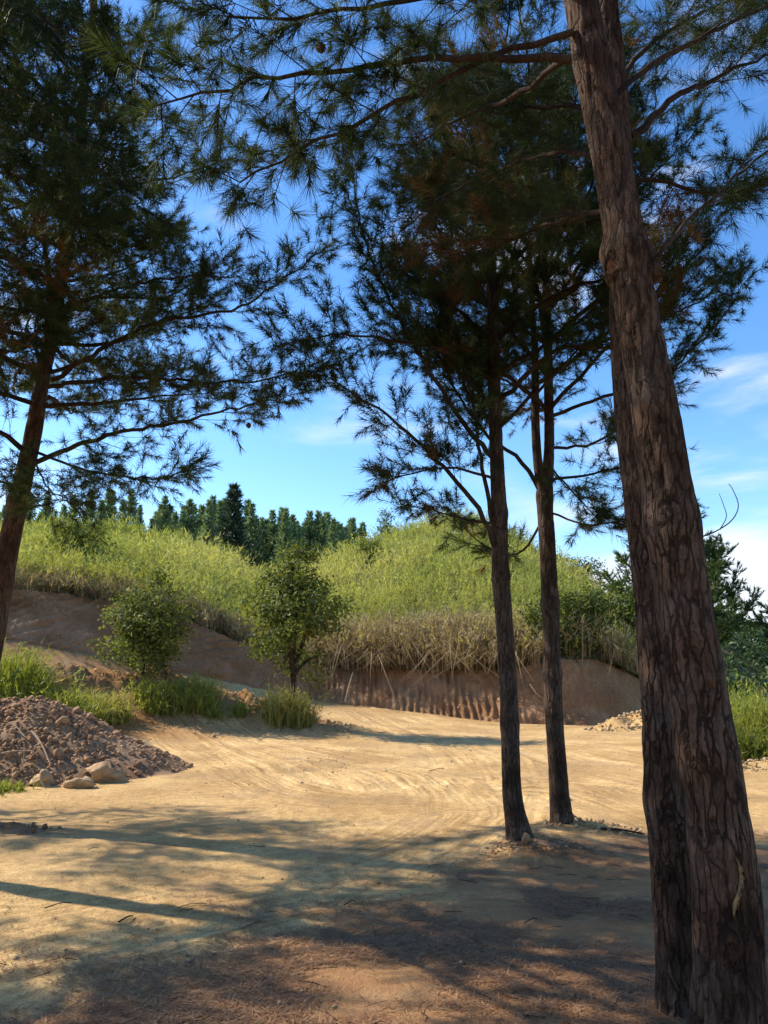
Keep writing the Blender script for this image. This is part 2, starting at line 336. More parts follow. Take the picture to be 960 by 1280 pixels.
M['drystick'] = plain('bleached_stick', (0.42, 0.31, 0.20))
M['resin'] = plain('dried_resin', (0.20, 0.13, 0.055), 0.6)
M['cut'] = plain('cut_wood', (0.20, 0.085, 0.038))
M['cut2'] = plain('weathered_wood', (0.25, 0.15, 0.075))
M['cone'] = plain('pine_cone_scales', (0.11, 0.045, 0.025))

# ------------------------------------------------------------------ terrain: yard, cut bank, hill
_tp  = [-420, -150,   0,  130,  220,  290,  390,  500,  640,  700,  760,  800,  850]
_tu  = np.array([U(p) for p in _tp])
_footy = [22,  23,   24,   25,   26,   27, 28.5, 27.5, 26.0, 25.5, 25.8, 27.0, 32.0]
_footp = [788, 790, 796,  820,  838,  853,  874,  889,  904,  906,  906,  905,  880]
_topp  = [730, 733, 737,  753,  772,  802,  833,  838,  838,  826,  822,  845,  868]
_topdy = [2.0, 2.0, 2.0,  2.0,  1.9,  1.5,  1.1,  1.1,  1.15,  1.3,  1.4,  1.3,  1.3]
_crp   = [650, 650, 655,  650,  668,  690,  680,  660,  674,  702,  744,  782,  850]
_cry   = [50,   50,  50,   52,   55,   60,   66,   66,   62,   58,   52,   46,   44]
def zat(p, py, Y): return P(p, py, Y)[2]
_footz = [zat(p, q, y) for p, q, y in zip(_tp, _footp, _footy)]
_topy = [a + b for a, b in zip(_footy, _topdy)]
_topz = [zat(p, q, y) for p, q, y in zip(_tp, _topp, _topy)]
_cr_more_p = [-420, 0, 100, 150, 200, 260, 330, 380, 450, 540, 600, 640, 700, 750, 790, 850]
_cr_more_y = [660, 660, 655, 655, 668, 692, 722, 710, 680, 654, 657, 670, 702, 742, 775, 850]
VEG = 2.1
def tab(v): return lambda u: np.interp(u, _tu, v)
def smtab(v):
    uu = np.linspace(_tu[0], _tu[-1], 800); y = np.interp(uu, _tu, v); k = np.hanning(45); k /= k.sum()
    y = np.convolve(np.pad(y, 22, mode='edge'), k, 'valid'); return lambda u: np.interp(u, uu, y)
footY, footZ, topY, topZ = smtab(_footy), smtab(_footz), smtab(_topy), smtab(_topz)
crestY = smtab(_cry)
_uu = np.linspace(_tu[0], _tu[-1], 800)
_cz = np.array([P(0, 0, 1)[2] for _ in _uu])
_cpx = np.interp(_uu, [U(p, 670) for p in _cr_more_p], _cr_more_y)
_cyy = crestY(_uu)
_ang = [(math.sin(PITCH) + (CY - q) / FPX * math.cos(PITCH)) / (math.cos(PITCH) - (CY - q) / FPX * math.sin(PITCH)) for q in _cpx]
_cz = CAMZ + _cyy * np.array(_ang) - VEG
_k = np.hanning(21); _k /= _k.sum(); _cz = np.convolve(np.pad(_cz, 10, mode='edge'), _k, 'valid')
crestZ = lambda u: np.interp(u, _uu, _cz)

# earth mound between the two tracks: ridge points (px, Y, absolute height)
_rid = [(-400, 17.5, 2.0), (-150, 18.5, 1.9), (0, 19.5, 1.75), (120, 20.8, 1.6), (220, 21.8, 1.38), (300, 21.6, 0.95), (360, 21.0, 0.62), (392, 20.7, 0.30)]
_RX = np.array([U(p) * y for p, y, z in _rid]); _RY = np.array([y for p, y, z in _rid]); _RZ = np.array([z for p, y, z in _rid])
_rx = np.linspace(0, len(_rid) - 1, 240); _RX = np.interp(_rx, range(len(_rid)), _RX); _RY = np.interp(_rx, range(len(_rid)), _RY); _RZ = np.interp(_rx, range(len(_rid)), _RZ)
def ridge(x, y):
    d2 = np.full(np.shape(x), 1e9); z = np.zeros(np.shape(x))
    for a, b, c in zip(_RX[::2], _RY[::2], _RZ[::2]):
        q = (x - a) ** 2 + (y - b) ** 2; m = q < d2; d2 = np.where(m, q, d2); z = np.where(m, c, z)
    return np.sqrt(d2), z
def ground_base(x, y):
    x = np.asarray(x, float); y = np.asarray(y, float)
    u = x / np.maximum(y, 0.5); fy = footY(u); fz = footZ(u)
    t = np.clip((y - 15.0) / (fy - 15.0), 0, 1)
    z = np.maximum(fz, -0.3) * t ** 2.0
    z = np.where(y > fy, fz - (y - fy) * 0.35, z)                          # sinks away under the cut bank
    right = sstep(0.33, 0.46, u) * sstep(13.5, 40, y)                      # the valley side
    z = z * (1 - right) + right * (-0.02 * (y - 13.5) * sstep(13, 40, y) * 9)
    return np.maximum(z, -14 + 0 * z)
def ground_z(x, y, fine=True):
    z = ground_base(x, y)
    m = (y > 14) & (y < 25) & (x < 0.5)
    if np.any(m):
        d, rz = ridge(x[m], y[m]); w = np.exp(-(d / 1.25) ** 2)
        n = fbm(x[m] * 1.3, y[m] * 1.3, 0, 5) * 0.22
        z = z.copy(); z[m] = z[m] * (1 - w) + np.maximum(rz + n, z[m]) * w
    near = sstep(60, 25, y)
    z = z + near * (fbm(x * 0.35, y * 0.35, 0, 3) * 0.07)
    # slight bank of soil thrown up round the feet of the two middle pines
    for a, b, s, h in ((1.38, 7.62, 0.45, 0.09), (1.93, 8.25, 0.5, 0.08), (1.75, 3.75, 0.55, 0.05)):
        z = z + h * np.exp(-((x - a) ** 2 + (y - b) ** 2) / s ** 2)
    return z

# tyre tracks: centre lines traced on the flat yard
def flat(px, py):
    d = ray(px, py); t = -CAMZ / d[2]; return np.array([d[0] * t, d[1] * t])
_tr = [
    ([(-250, 1290), (0, 1200), (250, 1135), (450, 1085), (560, 1040), (575, 1000), (500, 960), (380, 938), (240, 917), (60, 900)], 0.75, 1.0),
    ([(-200, 1160), (100, 1140), (330, 1100), (520, 1050), (600, 1000), (600, 955), (540, 922), (450, 900), (380, 884)], 0.75, 0.8),
    ([(780, 1010), (690, 985), (560, 990), (440, 1000), (340, 980), (280, 950), (200, 922), (80, 905)], 0.75, 0.9),
    ([(860, 960), (720, 935), (600, 915), (500, 900), (400, 883), (330, 872)], 0.8, 0.8),
    ([(900, 1000), (740, 960), (640, 935), (520, 915), (420, 893), (360, 880)], 0.8, 0.7),
    ([(640, 1050), (640, 985), (620, 945), (560, 918), (480, 900)], 0.75, 0.7),
    ([(480, 1060), (450, 1010), (420, 975), (350, 945), (250, 922)], 0.75, 0.8),
]
def tracks(x, y):
    h = np.zeros_like(x); c = np.zeros_like(x); LA = np.zeros_like(x); AL = np.zeros_like(x); CO = np.zeros_like(x)
    wob = fbm(x * 0.8, y * 0.8, 0, 91) * 0.10
    brk = sstep(-0.35, 0.25, fbm(x * 0.6, y * 0.6, 0, 44, 3))
    for k, (pl, off, st) in enumerate(_tr):
        p = catmull(np.array([np.append(flat(*q), 0) for q in pl]), 260)[:, :2]
        T = norm(np.gradient(p, axis=0)); s = np.concatenate([[0], np.cumsum(np.linalg.norm(np.diff(p, axis=0), axis=1))])
        lo, hi = p.min(0) - 1.5, p.max(0) + 1.5
        m = (x > lo[0]) & (x < hi[0]) & (y > lo[1]) & (y < hi[1])
        if not m.any(): continue
        X, Yv = x[m], y[m]; best = np.full(X.shape, 1e9); lat = np.zeros(X.shape); al = np.zeros(X.shape)
        for i in range(0, 260, 2):
            dx, dy = X - p[i, 0], Yv - p[i, 1]; q = dx * dx + dy * dy; w = q < best
            best = np.where(w, q, best); lat = np.where(w, dx * -T[i, 1] + dy * T[i, 0], lat); al = np.where(w, s[i] + dx * T[i, 0] + dy * T[i, 1], al)
        ok = best < 1.3 ** 2
        la = lat + wob[m]
        co = ok * st * (0.35 + 0.65 * brk[m]) * sstep(1.25, 0.5, np.abs(la)); win = co > CO[m]
        LA[m] = np.where(win, la + 3.7 * k, LA[m]); AL[m] = np.where(win, al, AL[m]); CO[m] = np.maximum(CO[m], co)
        for sgn in (-1, 1):
            e = np.abs(la - sgn * off)
            rut = np.exp(-(e / 0.13) ** 4); lip = np.exp(-((e - 0.20) / 0.06) ** 2)
            tread = np.sin(al * 2 * np.pi / 0.16 + np.sign(la - sgn * off) * 0.8)
            h[m] += ok * st * brk[m] * (-0.010 * rut + 0.009 * lip + 0.004 * rut * tread)
            c[m] = np.maximum(c[m], ok * st * brk[m] * (rut * 0.55))
    return h, c, LA, AL, CO

def axis(segs):
    out = []
    for a, b, d in segs: out.append(np.arange(a, b, d))
    return np.concatenate(out)
gx = np.concatenate([np.linspace(-1200, -40, 16), np.linspace(-36, -16, 21), axis([(-15.6, -8, 0.14), (-8, -4, 0.085), (-4, 4, 0.056), (4, 8, 0.11), (8, 14, 0.12)]), np.linspace(14, 40, 30), np.linspace(46, 1200, 18)])
gy = np.concatenate([np.linspace(-300, -12, 10), np.linspace(-10, 2, 13), axis([(2.2, 3.4, 0.10), (3.4, 9, 0.039), (9, 14, 0.065), (14, 30, 0.13)]), np.linspace(30, 60, 22), np.linspace(66, 1500, 26)])
GX, GY = np.meshgrid(gx, gy); gxf, gyf = GX.ravel(), GY.ravel()
gz = ground_z(gxf, gyf)
th, tc_, t_lat, t_al, t_co = tracks(gxf, gyf)
nearm = sstep(40, 20, gyf) * sstep(30, 14, np.abs(gxf))
gz = gz + th * nearm + nearm * (fbm(gxf * 3.1, gyf * 3.1, 0, 21, 3) * 0.008 + np.maximum(fbm(gxf * 9, gyf * 9, 0, 22, 3) - 0.15, 0) * 0.03)
dm, rz_ = ridge(gxf, gyf); mound_w = np.exp(-(dm / 1.3) ** 2) * (gyf > 14)
gz = gz + mound_w * (np.abs(vnoise((gxf * 0.9 + gyf * 0.5) * 5, gyf * 1.2, 0, 8)) * 0.10 + np.maximum(fbm(gxf * 5, gyf * 5, 0, 31, 3), -0.1) * 0.30)
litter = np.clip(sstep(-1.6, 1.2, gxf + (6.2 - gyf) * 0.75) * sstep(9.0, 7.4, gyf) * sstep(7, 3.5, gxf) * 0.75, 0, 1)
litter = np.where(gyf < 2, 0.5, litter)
far_green = sstep(14.5, 17.5, gyf) * sstep(0.40, 0.46, gxf / np.maximum(gyf, 1)) + sstep(60, 90, gyf) + sstep(28, 40, np.abs(gxf))
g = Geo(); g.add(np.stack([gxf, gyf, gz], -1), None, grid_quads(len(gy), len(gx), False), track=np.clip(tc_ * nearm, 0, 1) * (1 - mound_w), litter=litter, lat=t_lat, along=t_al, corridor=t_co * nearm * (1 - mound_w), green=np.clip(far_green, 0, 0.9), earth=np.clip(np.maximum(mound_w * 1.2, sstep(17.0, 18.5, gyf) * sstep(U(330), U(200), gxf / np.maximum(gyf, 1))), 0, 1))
tag(g.build('ground', M['ground'], smooth=True), kind='structure')
_gzi = gz.reshape(GX.shape)
def gz_at(x, y):                       # height of the finished ground sheet
    x = np.atleast_1d(np.asarray(x, float)); y = np.atleast_1d(np.asarray(y, float))
    i = np.clip(np.searchsorted(gx, x) - 1, 0, len(gx) - 2); j = np.clip(np.searchsorted(gy, y) - 1, 0, len(gy) - 2)
    a = (x - gx[i]) / (gx[i + 1] - gx[i]); b = (y - gy[j]) / (gy[j + 1] - gy[j])
    return (_gzi[j, i] * (1 - a) + _gzi[j, i + 1] * a) * (1 - b) + (_gzi[j + 1, i] * (1 - a) + _gzi[j + 1, i + 1] * a) * b

# cut bank with the digger's claw marks
us = np.linspace(_tu[0] * 0.85, _tu[-1], 900); vs_ = np.linspace(-0.12, 1.0, 34)
UU, VV = np.meshgrid(us, vs_); uf, vf = UU.ravel(), VV.ravel()
fy, fz, ty, tz = footY(uf), footZ(uf), topY(uf), topZ(uf)
by = np.where(vf < 0, fy - 0.05, fy + (ty - fy) * np.maximum(vf, 0) ** 1.1)
bz = fz + (tz - fz) * vf
arc = uf * fy; hh = bz - fz
leftw = sstep(U(400), U(250), uf)
ph = arc * (27.3 - 11 * leftw) + hh * (2.2 - 24 * leftw) + fbm(arc * 0.4, hh * 0.4, 0, 61) * 9.0 + fbm(arc * 2.5, hh * 1.2, 0, 66, 2) * 1.6
amp = (0.06 * (0.25 + 0.75 * 1.5 * sstep(-0.15, 0.45, fbm(arc * 1.1, hh * 1.6, 0, 62)))) * (1 - 0.65 * sstep(U(600), U(680), uf)) * (1 + 0.6 * leftw)
d_ = amp * np.sin(ph) + fbm(arc * 2.2, hh * 2.2, 0, 63, 5) * 0.20 + np.maximum(fbm(arc * 7, hh * 7, 0, 67, 3), -0.05) * 0.08 + fbm(arc * 0.5, hh * 0.5, 0, 64, 2) * 0.35 * sstep(0, 0.2, vf)
by = by - d_ * 0.8; bz = bz + d_ * 0.25
bankV = np.stack([uf * fy * (1 + (by - fy) / fy * 0.4), by, bz], -1)
g = Geo(); g.add(bankV, None, grid_quads(len(vs_), len(us), False))
bank = tag(g.build('cut_bank', M['bank'], smooth=True), kind='structure')

# hill behind the bank
def hill_point(u, t):
    ty, tz, cy_, cz = topY(u), topZ(u), crestY(u), crestZ(u)
    tt = np.clip(t, 0, 1)
    Y = ty + (cy_ - ty) * tt
    prof = np.sin(tt * np.pi / 2) ** 0.92
    z = tz + (cz - tz) * prof
    back = np.maximum(t - 1, 0)
    shelf = np.interp(u, [U(-400, 700), U(300, 700), U(560, 700), U(800, 700)], [12.6, 12.6, 8.0, -8.0])
    Yb = cy_ + back * 60
    zb = cz + (shelf - cz) * sstep(0, 0.5, back) - sstep(1.0, 2.0, back) * 14
    Y = np.where(t > 1, Yb, Y); z = np.where(t > 1, zb, z)
    z = z + fbm(u * Y * 0.16, Y * 0.16, 0, 71, 3) * 0.9 * np.sin(np.clip(t, 0, 1) * np.pi)
    return np.stack([u * Y, Y, z], -1)
us = np.linspace(_tu[0], _tu[-1], 220); ts = np.concatenate([np.linspace(0, 1, 60), np.linspace(1.05, 3.0, 24)])
UU, TT = np.meshgrid(us, ts)
g = Geo(); g.add(hill_point(UU.ravel(), TT.ravel()), None, grid_quads(len(ts), len(us), False))
tag(g.build('hill', M['hill'], smooth=True), kind='structure')
# wooded ridge across the valley on the right
uu = np.linspace(0.33, 1.3, 60); yy = np.linspace(45, 260, 40)
UU, YY = np.meshgrid(uu, yy); X2, Y2 = (UU * YY).ravel(), YY.ravel(); u2 = UU.ravel()
def far_z(x, y):
    u = x / y
    return -9 + 13.5 * np.exp(-((y - 120 - 60 * (u - 0.45)) / 45) ** 2) * (0.75 + 0.5 * sstep(0.6, 0.38, u)) + fbm(x * 0.03, y * 0.03, 0, 81) * 3
g = Geo(); g.add(np.stack([X2, Y2, far_z(X2, Y2)], -1), None, grid_quads(len(yy), len(uu), False))
tag(g.build('valley_hillside', M['hill'], smooth=True), kind='structure')

# ------------------------------------------------------------------ plants: builders
def perp(d, r):
    a = r.normal(size=d.shape); a -= d * (a * d).sum(-1, keepdims=True); return norm(a)
def needles(g, pos, dr, ln, K, nl, w, r, tint, dead, spread=(25, 105), droop=0.08):
    """K needles on every shoot (pos, direction, length); one slim blade each"""
    n = len(pos)
    if n == 0: return
    brush = (r.random((n, 1, 1)) < 0.5) * 1.0; size = r.uniform(0.72, 1.22, (n, 1, 1))
    t = r.random((n, K, 1)); D = np.repeat(dr[:, None], K, 1)
    base = pos[:, None] + D * (t - 0.25 * brush) * ln[:, None, None] * (1 + 0.9 * brush)
    a = np.radians(r.uniform(0, 1, (n, K, 1)) * (spread[1] - spread[0]) * (1 - 0.45 * brush) + spread[0]) * (1.15 - 0.6 * t)
    d = norm(D * np.cos(a) + perp(D, r) * np.sin(a) + np.array([0, 0, -1.0]) * droop * r.uniform(0, 2.2, (n, 1, 1)))
    L = nl * size * r.uniform(0.7, 1.15, (n, K, 1)); s = perp(d, r) * w / 2
    V = np.stack([base - s, base + s, base + d * L], 2).reshape(-1, 3)
    F = np.arange(n * K * 3).reshape(-1, 3)
    tt = np.clip(np.repeat(tint[:, None], K, 1) + r.normal(0, 0.10, (n, K)), 0, 1)
    dd = np.clip(np.repeat(dead[:, None], K, 1), 0, 1)
    g.add(V, F, None, tint=np.repeat(tt.ravel(), 3), dead=np.repeat(dd.ravel(), 3))

class Shoots:
    def __init__(s): s.p, s.d, s.l, s.dead = [], [], [], []
    def add(s, p, d, l, dead=0.0): s.p.append(p); s.d.append(d); s.l.append(l); s.dead.append(dead)
    def arrays(s): return np.array(s.p).reshape(-1, 3), norm(np.array(s.d).reshape(-1, 3)), np.array(s.l), np.array(s.dead)

def limb(g, sh, pts, r0, r, dens=1.0, tw_len=0.55, start=0.22, dead=0.0, r1=0.006, k=7, shoot=0.2, up=0.25, twr=0.0042, sub=True, hang=0.0):
    """a pine limb: wood into g, needle shoots into sh"""
    L = np.linalg.norm(np.diff(np.asarray(pts), axis=0), axis=1).sum(); n = max(8, int(L / 0.11))
    path = catmull(pts, n); path[1:-1] += r.normal(0, 0.006 + 0.004 * L, (n - 2, 3)) * 0.6
    f = np.linspace(0, 1, n); tube(g, path, r0 * 0.78 * (1 - f) ** 0.9 + r1 * 0.7, k, crack=0.25)
    T = norm(np.gradient(path, axis=0)); side = 1
    m = max(3, int(L * (1 - start) / 0.085 * dens))
    for q in np.linspace(start, 0.99, m) + r.uniform(-0.02, 0.02, m):
        q = min(max(q, 0), 0.999); i = min(int(q * (n - 1)), n - 2); p = path[i] + (path[i + 1] - path[i]) * (q * (n - 1) - i); t = T[i]
        lat = np.cross(t, [0, 0, 1.0]); ln_ = np.linalg.norm(lat); lat = lat / ln_ if ln_ > 0.2 else perp(t[None], r)[0]
        side = -side
        d = t * r.uniform(0.35, 0.8) + lat * side * r.uniform(0.4, 1.0) + np.array([0, 0, 1]) * (up * r.uniform(-0.6, 1.6) - hang * r.random()) + r.normal(0, 0.18, 3); d /= np.linalg.norm(d)
        tl = tw_len * r.uniform(0.45, 1.15) * (1.0 - 0.55 * max(0, q - 0.3)) * min(1.0, 0.45 + L * 0.3)
        bend = np.array([0, 0, 1]) * r.uniform(0.0, 0.35) * tl - np.array([0, 0, 1]) * hang * tl * 0.5
        tp = np.array([p, p + d * tl * 0.5 + bend * 0.15, p + d * tl + bend * 0.6])
        tpath = catmull(tp, 5); tube(g, tpath[[0, 2, 4]], np.linspace(twr, twr * 0.45, 3), 3, cap=False, crack=0.1)
        dd = 1.0 if r.random() < dead else 0.0
        d2 = norm(tpath[-1] - tpath[-2])
        sh.add(tpath[-1] - d2 * shoot * 0.3, d2, shoot * r.uniform(0.55, 0.85), dd * r.random())
        if r.random() < 0.55: sh.add(tpath[2], norm(tpath[3] - tpath[2]), shoot * 0.6, dd)
        if sub:
            for c in range(r.integers(3, 6)):
                b = tpath[r.integers(1, 5)]; sd = norm(d2 * 0.7 + r.normal(0, 0.6, 3) + np.array([0, 0, 0.15 - hang])); sl = tl * r.uniform(0.25, 0.65)
                tube(g, np.array([b, b + sd * sl]), [twr * 0.6, twr * 0.4], 3, cap=False, crack=0.1)
                sh.add(b + sd * sl, sd, shoot * r.uniform(0.45, 0.75), dd * r.random())
    sh.add(path[-1], T[-1], shoot * 1.1, 0.0)
    return path

def bark_trunk(path, rad, k, cellw=0.055, cellh=0.24, depth=0.014, seed=0, whorls=(), knots=()):
    """trunk with raised bark plates; whorls are (height fraction, swell)"""
    n = len(path); L = np.concatenate([[0], np.cumsum(np.linalg.norm(np.diff(path, axis=0), axis=1))])
    th = np.linspace(0, 2 * np.pi, k, endpoint=False); S, TH = np.meshgrid(L, th, indexing='ij'); R = np.repeat(rad[:, None], k, 1)
    Rm = rad.mean(); nc = max(5, int(round(2 * np.pi * Rm / cellw)))
    wx = fbm(np.cos(TH) * 2.2, np.sin(TH) * 2.2, S * 1.7, seed) * 1.3; wy = fbm(np.cos(TH) * 1.5 + 9, np.sin(TH) * 1.5, S * 1.2, seed + 3) * 1.2
    a = TH / (2 * np.pi) * nc + wx; b = S / cellh + wy
    ai, bi = np.floor(a).astype(np.int64), np.floor(b).astype(np.int64); f1 = np.full(a.shape, 9.0); f2 = np.full(a.shape, 9.0); cid = np.zeros(a.shape)
    for da in (-1, 0, 1):
        for db in (-1, 0, 1):
            ca, cb = ai + da, bi + db; cm = ca % nc
            jx, jy = _hash(cm, cb, 0, seed + 11), _hash(cm, cb, 1, seed + 12)
            d = np.hypot(a - ca - 0.05 - 0.9 * jx, (b - cb - 0.05 - 0.9 * jy) * 0.9)
            new1 = d < f1; cid = np.where(new1, _hash(cm, cb, 2, seed), cid)
            f2 = np.where(new1, f1, np.minimum(f2, d)); f1 = np.where(new1, d, f1)
    e = f2 - f1; crack = 1 - sstep(0.01, 0.115, e)
    fine = fbm(np.cos(TH) * 9, np.sin(TH) * 9, S * 9, seed + 40, 3)
    strength = 0.75 + 0.5 * fbm(np.cos(TH) * 1.2, np.sin(TH) * 1.2, S * 0.6, seed + 50, 2)
    fade = sstep(0.0, 0.2, 1.05 - S / L[-1]) if L[-1] > 6 else 1.0
    disp = depth * strength * (-crack + (cid - 0.5) * 0.28 + fine * 0.45 + 0.3 * sstep(0.05, 0.4, e)) * fade
    for h, s in whorls:
        q = np.exp(-((S - h) / 0.09) ** 2); disp = disp + s * q * (0.6 + 0.7 * np.maximum(0, np.sin(TH * 4 + h * 9)))
    for h, ang, s in knots:
        dth = np.angle(np.exp(1j * (TH - ang))) * R; q = np.sqrt(dth ** 2 + (S - h) ** 2 * 0.6)
        disp = disp + s * np.exp(-(q / 0.055) ** 2) - s * 1.7 * np.exp(-(q / 0.022) ** 2); crack = np.maximum(crack, np.exp(-(q / 0.025) ** 2))
        crack = np.maximum(crack, 0.8 * np.exp(-((q - 0.07) / 0.010) ** 2))
    flare = 1 + 0.38 * np.exp(-S / 0.20) * (1 + 0.45 * np.sin(TH * 3 + seed) + 0.3 * np.sin(TH * 5 + seed * 2))
    return R * flare + disp, np.clip(crack * strength * 1.1, 0, 1)

def px_trunk(pts, n):                 # (px, py, Y, diameter in px) -> smooth centre line and radius
    W = np.array([P(a, b, c) for a, b, c, d in pts]); 
    zc = np.array([P(a, b, c)[1] * math.cos(PITCH) + (P(a, b, c)[2] - CAMZ) * math.sin(PITCH) for a, b, c, d in pts])
    rr = np.array([d for *_, d in pts]) / FPX * zc / 2 * 0.87
    c = catmull(np.hstack([W, rr[:, None]]), n); return c[:, :3], c[:, 3]
def extend_top(path, rad, top, rtop, n):
    """carry a trunk on upwards to height top"""
    t = norm(path[-1] - path[-8]); t = norm(t * 0.6 + np.array([0, 0, 0.6])); h = (top - path[-1][2]) / t[2]
    q = np.linspace(0, 1, n + 1)[1:, None]; ext = path[-1] + t * h * q + np.stack([np.sin(q[:, 0] * 5) * 0.08, np.cos(q[:, 0] * 4) * 0.06 - 0.06, q[:, 0] * 0], -1)
    return np.vstack([path, ext]), np.concatenate([rad, rad[-1] + (rtop - rad[-1]) * q[:, 0]])
def at_height(path, h):
    i = int(np.clip(np.searchsorted(path[:, 2], h), 1, len(path) - 1)); return path[i]

def pine(label, trunk_pts, nseg, k, bark, limbs, whorl_h, crown_r, top, seed, group=None, depth=0.014, cellw=0.055, cellh=0.24, whorl_lumps=(), knots=(),
         nK=48, nl=0.11, nw=0.0032, inc=(5, 35), avoid=None, tint=0.45, lower_dead=0.15, cones=0, rtop=0.03, reach=None, extra_parts=None, nlimb=(3, 5), dens=1.0, name='pine_tree', droop=0.12):
    r = np.random.default_rng(seed)
    path, rad = px_trunk(trunk_pts, nseg)
    base = path[0].copy(); base[2] = float(gz_at(base[0], base[1])[0])
    path[0, 2] = min(path[0, 2], base[2] - 0.05)
    t = thing(name, base, label, 'tree', group)
    lowp = path
    path, rad = extend_top(path, rad, top, rtop, max(12, nseg // 4))
    RF, crack = bark_trunk(path, rad, k, cellw, cellh, depth, seed, whorl_lumps, knots)
    g = Geo(); tube(g, path, rad, k, rfun=RF, crack=crack.ravel()); g.build('trunk', bark, t, smooth=True)
    sh = Shoots(); all_p = []
    def spray(g, s_):
        p, d, l, dd = s_.arrays()
        ti = np.clip(tint + 0.22 * fbm(p[:, 0] * 0.9, p[:, 1] * 0.9, p[:, 2] * 0.9, seed, 3) + r.normal(0, 0.12, len(p)), 0, 1)
        needles(g, p, d, l, nK, nl, nw, r, ti, dd * 0.9, droop=droop)
    for spec in limbs:
        pts = [P(*q) for q in spec[0]]; kw = dict(spec[2]) if len(spec) > 2 else {}
        g = Geo(); s1 = Shoots(); limb(g, s1, pts, spec[1], r, **kw); br = g.build('branch', M['twig'], t, smooth=True); all_p.append(s1.arrays()[0])
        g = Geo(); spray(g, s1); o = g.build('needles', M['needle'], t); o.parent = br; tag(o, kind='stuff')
    H0, H1 = (whorl_h[0], top)
    for h in whorl_h:
        b = at_height(path, h); f = (h - H0) / max(H1 - H0, 0.1); az0 = r.uniform(0, 6.28); m = r.integers(*nlimb)
        for c in range(m):
            az = az0 + c * 6.283 / m + r.uniform(-0.35, 0.35)
            if avoid and avoid(az, h): continue
            Lr = crown_r * (1 - 0.72 * f ** 1.4) * r.uniform(0.7, 1.1) * (reach(az, h) if reach else 1.0); el = math.radians(r.uniform(*inc) + 28 * f)
            o = np.array([math.cos(az), math.sin(az), 0]); zz = np.array([0, 0, 1.0])
            pts = [b, b + o * Lr * 0.4 + zz * Lr * 0.4 * math.tan(el) * 0.9, b + o * Lr * 0.75 + zz * Lr * 0.75 * math.tan(el) * 0.8, b + o * Lr + zz * Lr * (math.tan(el) * 0.85 + 0.06)]
            pts[1] = pts[1] + r.normal(0, 0.06, 3) * Lr; pts[2] = pts[2] + r.normal(0, 0.06, 3) * Lr
            g = Geo(); limb(g, sh, pts, 0.012 + 0.011 * Lr, r, dead=lower_dead * (1 - f), dens=dens); g.build('branch', M['twig'], t, smooth=True)
    sh.add(path[-1], np.array([0, 0, 1.0]), 0.35)
    g = Geo(); spray(g, sh); p = np.concatenate(all_p) if all_p else sh.arrays()[0]
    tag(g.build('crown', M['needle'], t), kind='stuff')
    for c in range(cones):
        q = p[r.integers(len(p))]; cone(t, q - np.array([0, 0, 0.05]), r)
    if extra_parts: extra_parts(t, path, rad, r)
    print(label[:40], 'shoots', len(p), 'limbs', len(t.children))
    return t, path
def cone(t, q, r, s=0.026):
    g = Geo(); n, k = 9, 10; f = np.linspace(0, 1, n); pr = np.sin(np.pi * (0.08 + 0.9 * f)) ** 0.8 * s
    th = np.linspace(0, 2 * np.pi, k, endpoint=False)
    R = pr[:, None] * (1 + 0.22 * np.cos((th[None] * 5) + np.arange(n)[:, None] * np.pi))
    V = np.stack([R * np.cos(th), R * np.sin(th), np.repeat((-f * s * 2.4)[:, None], k, 1)], -1).reshape(-1, 3) + q
    g.add(V, None, grid_quads(n, k)); g.build('cone', M['cone'], t, smooth=False)

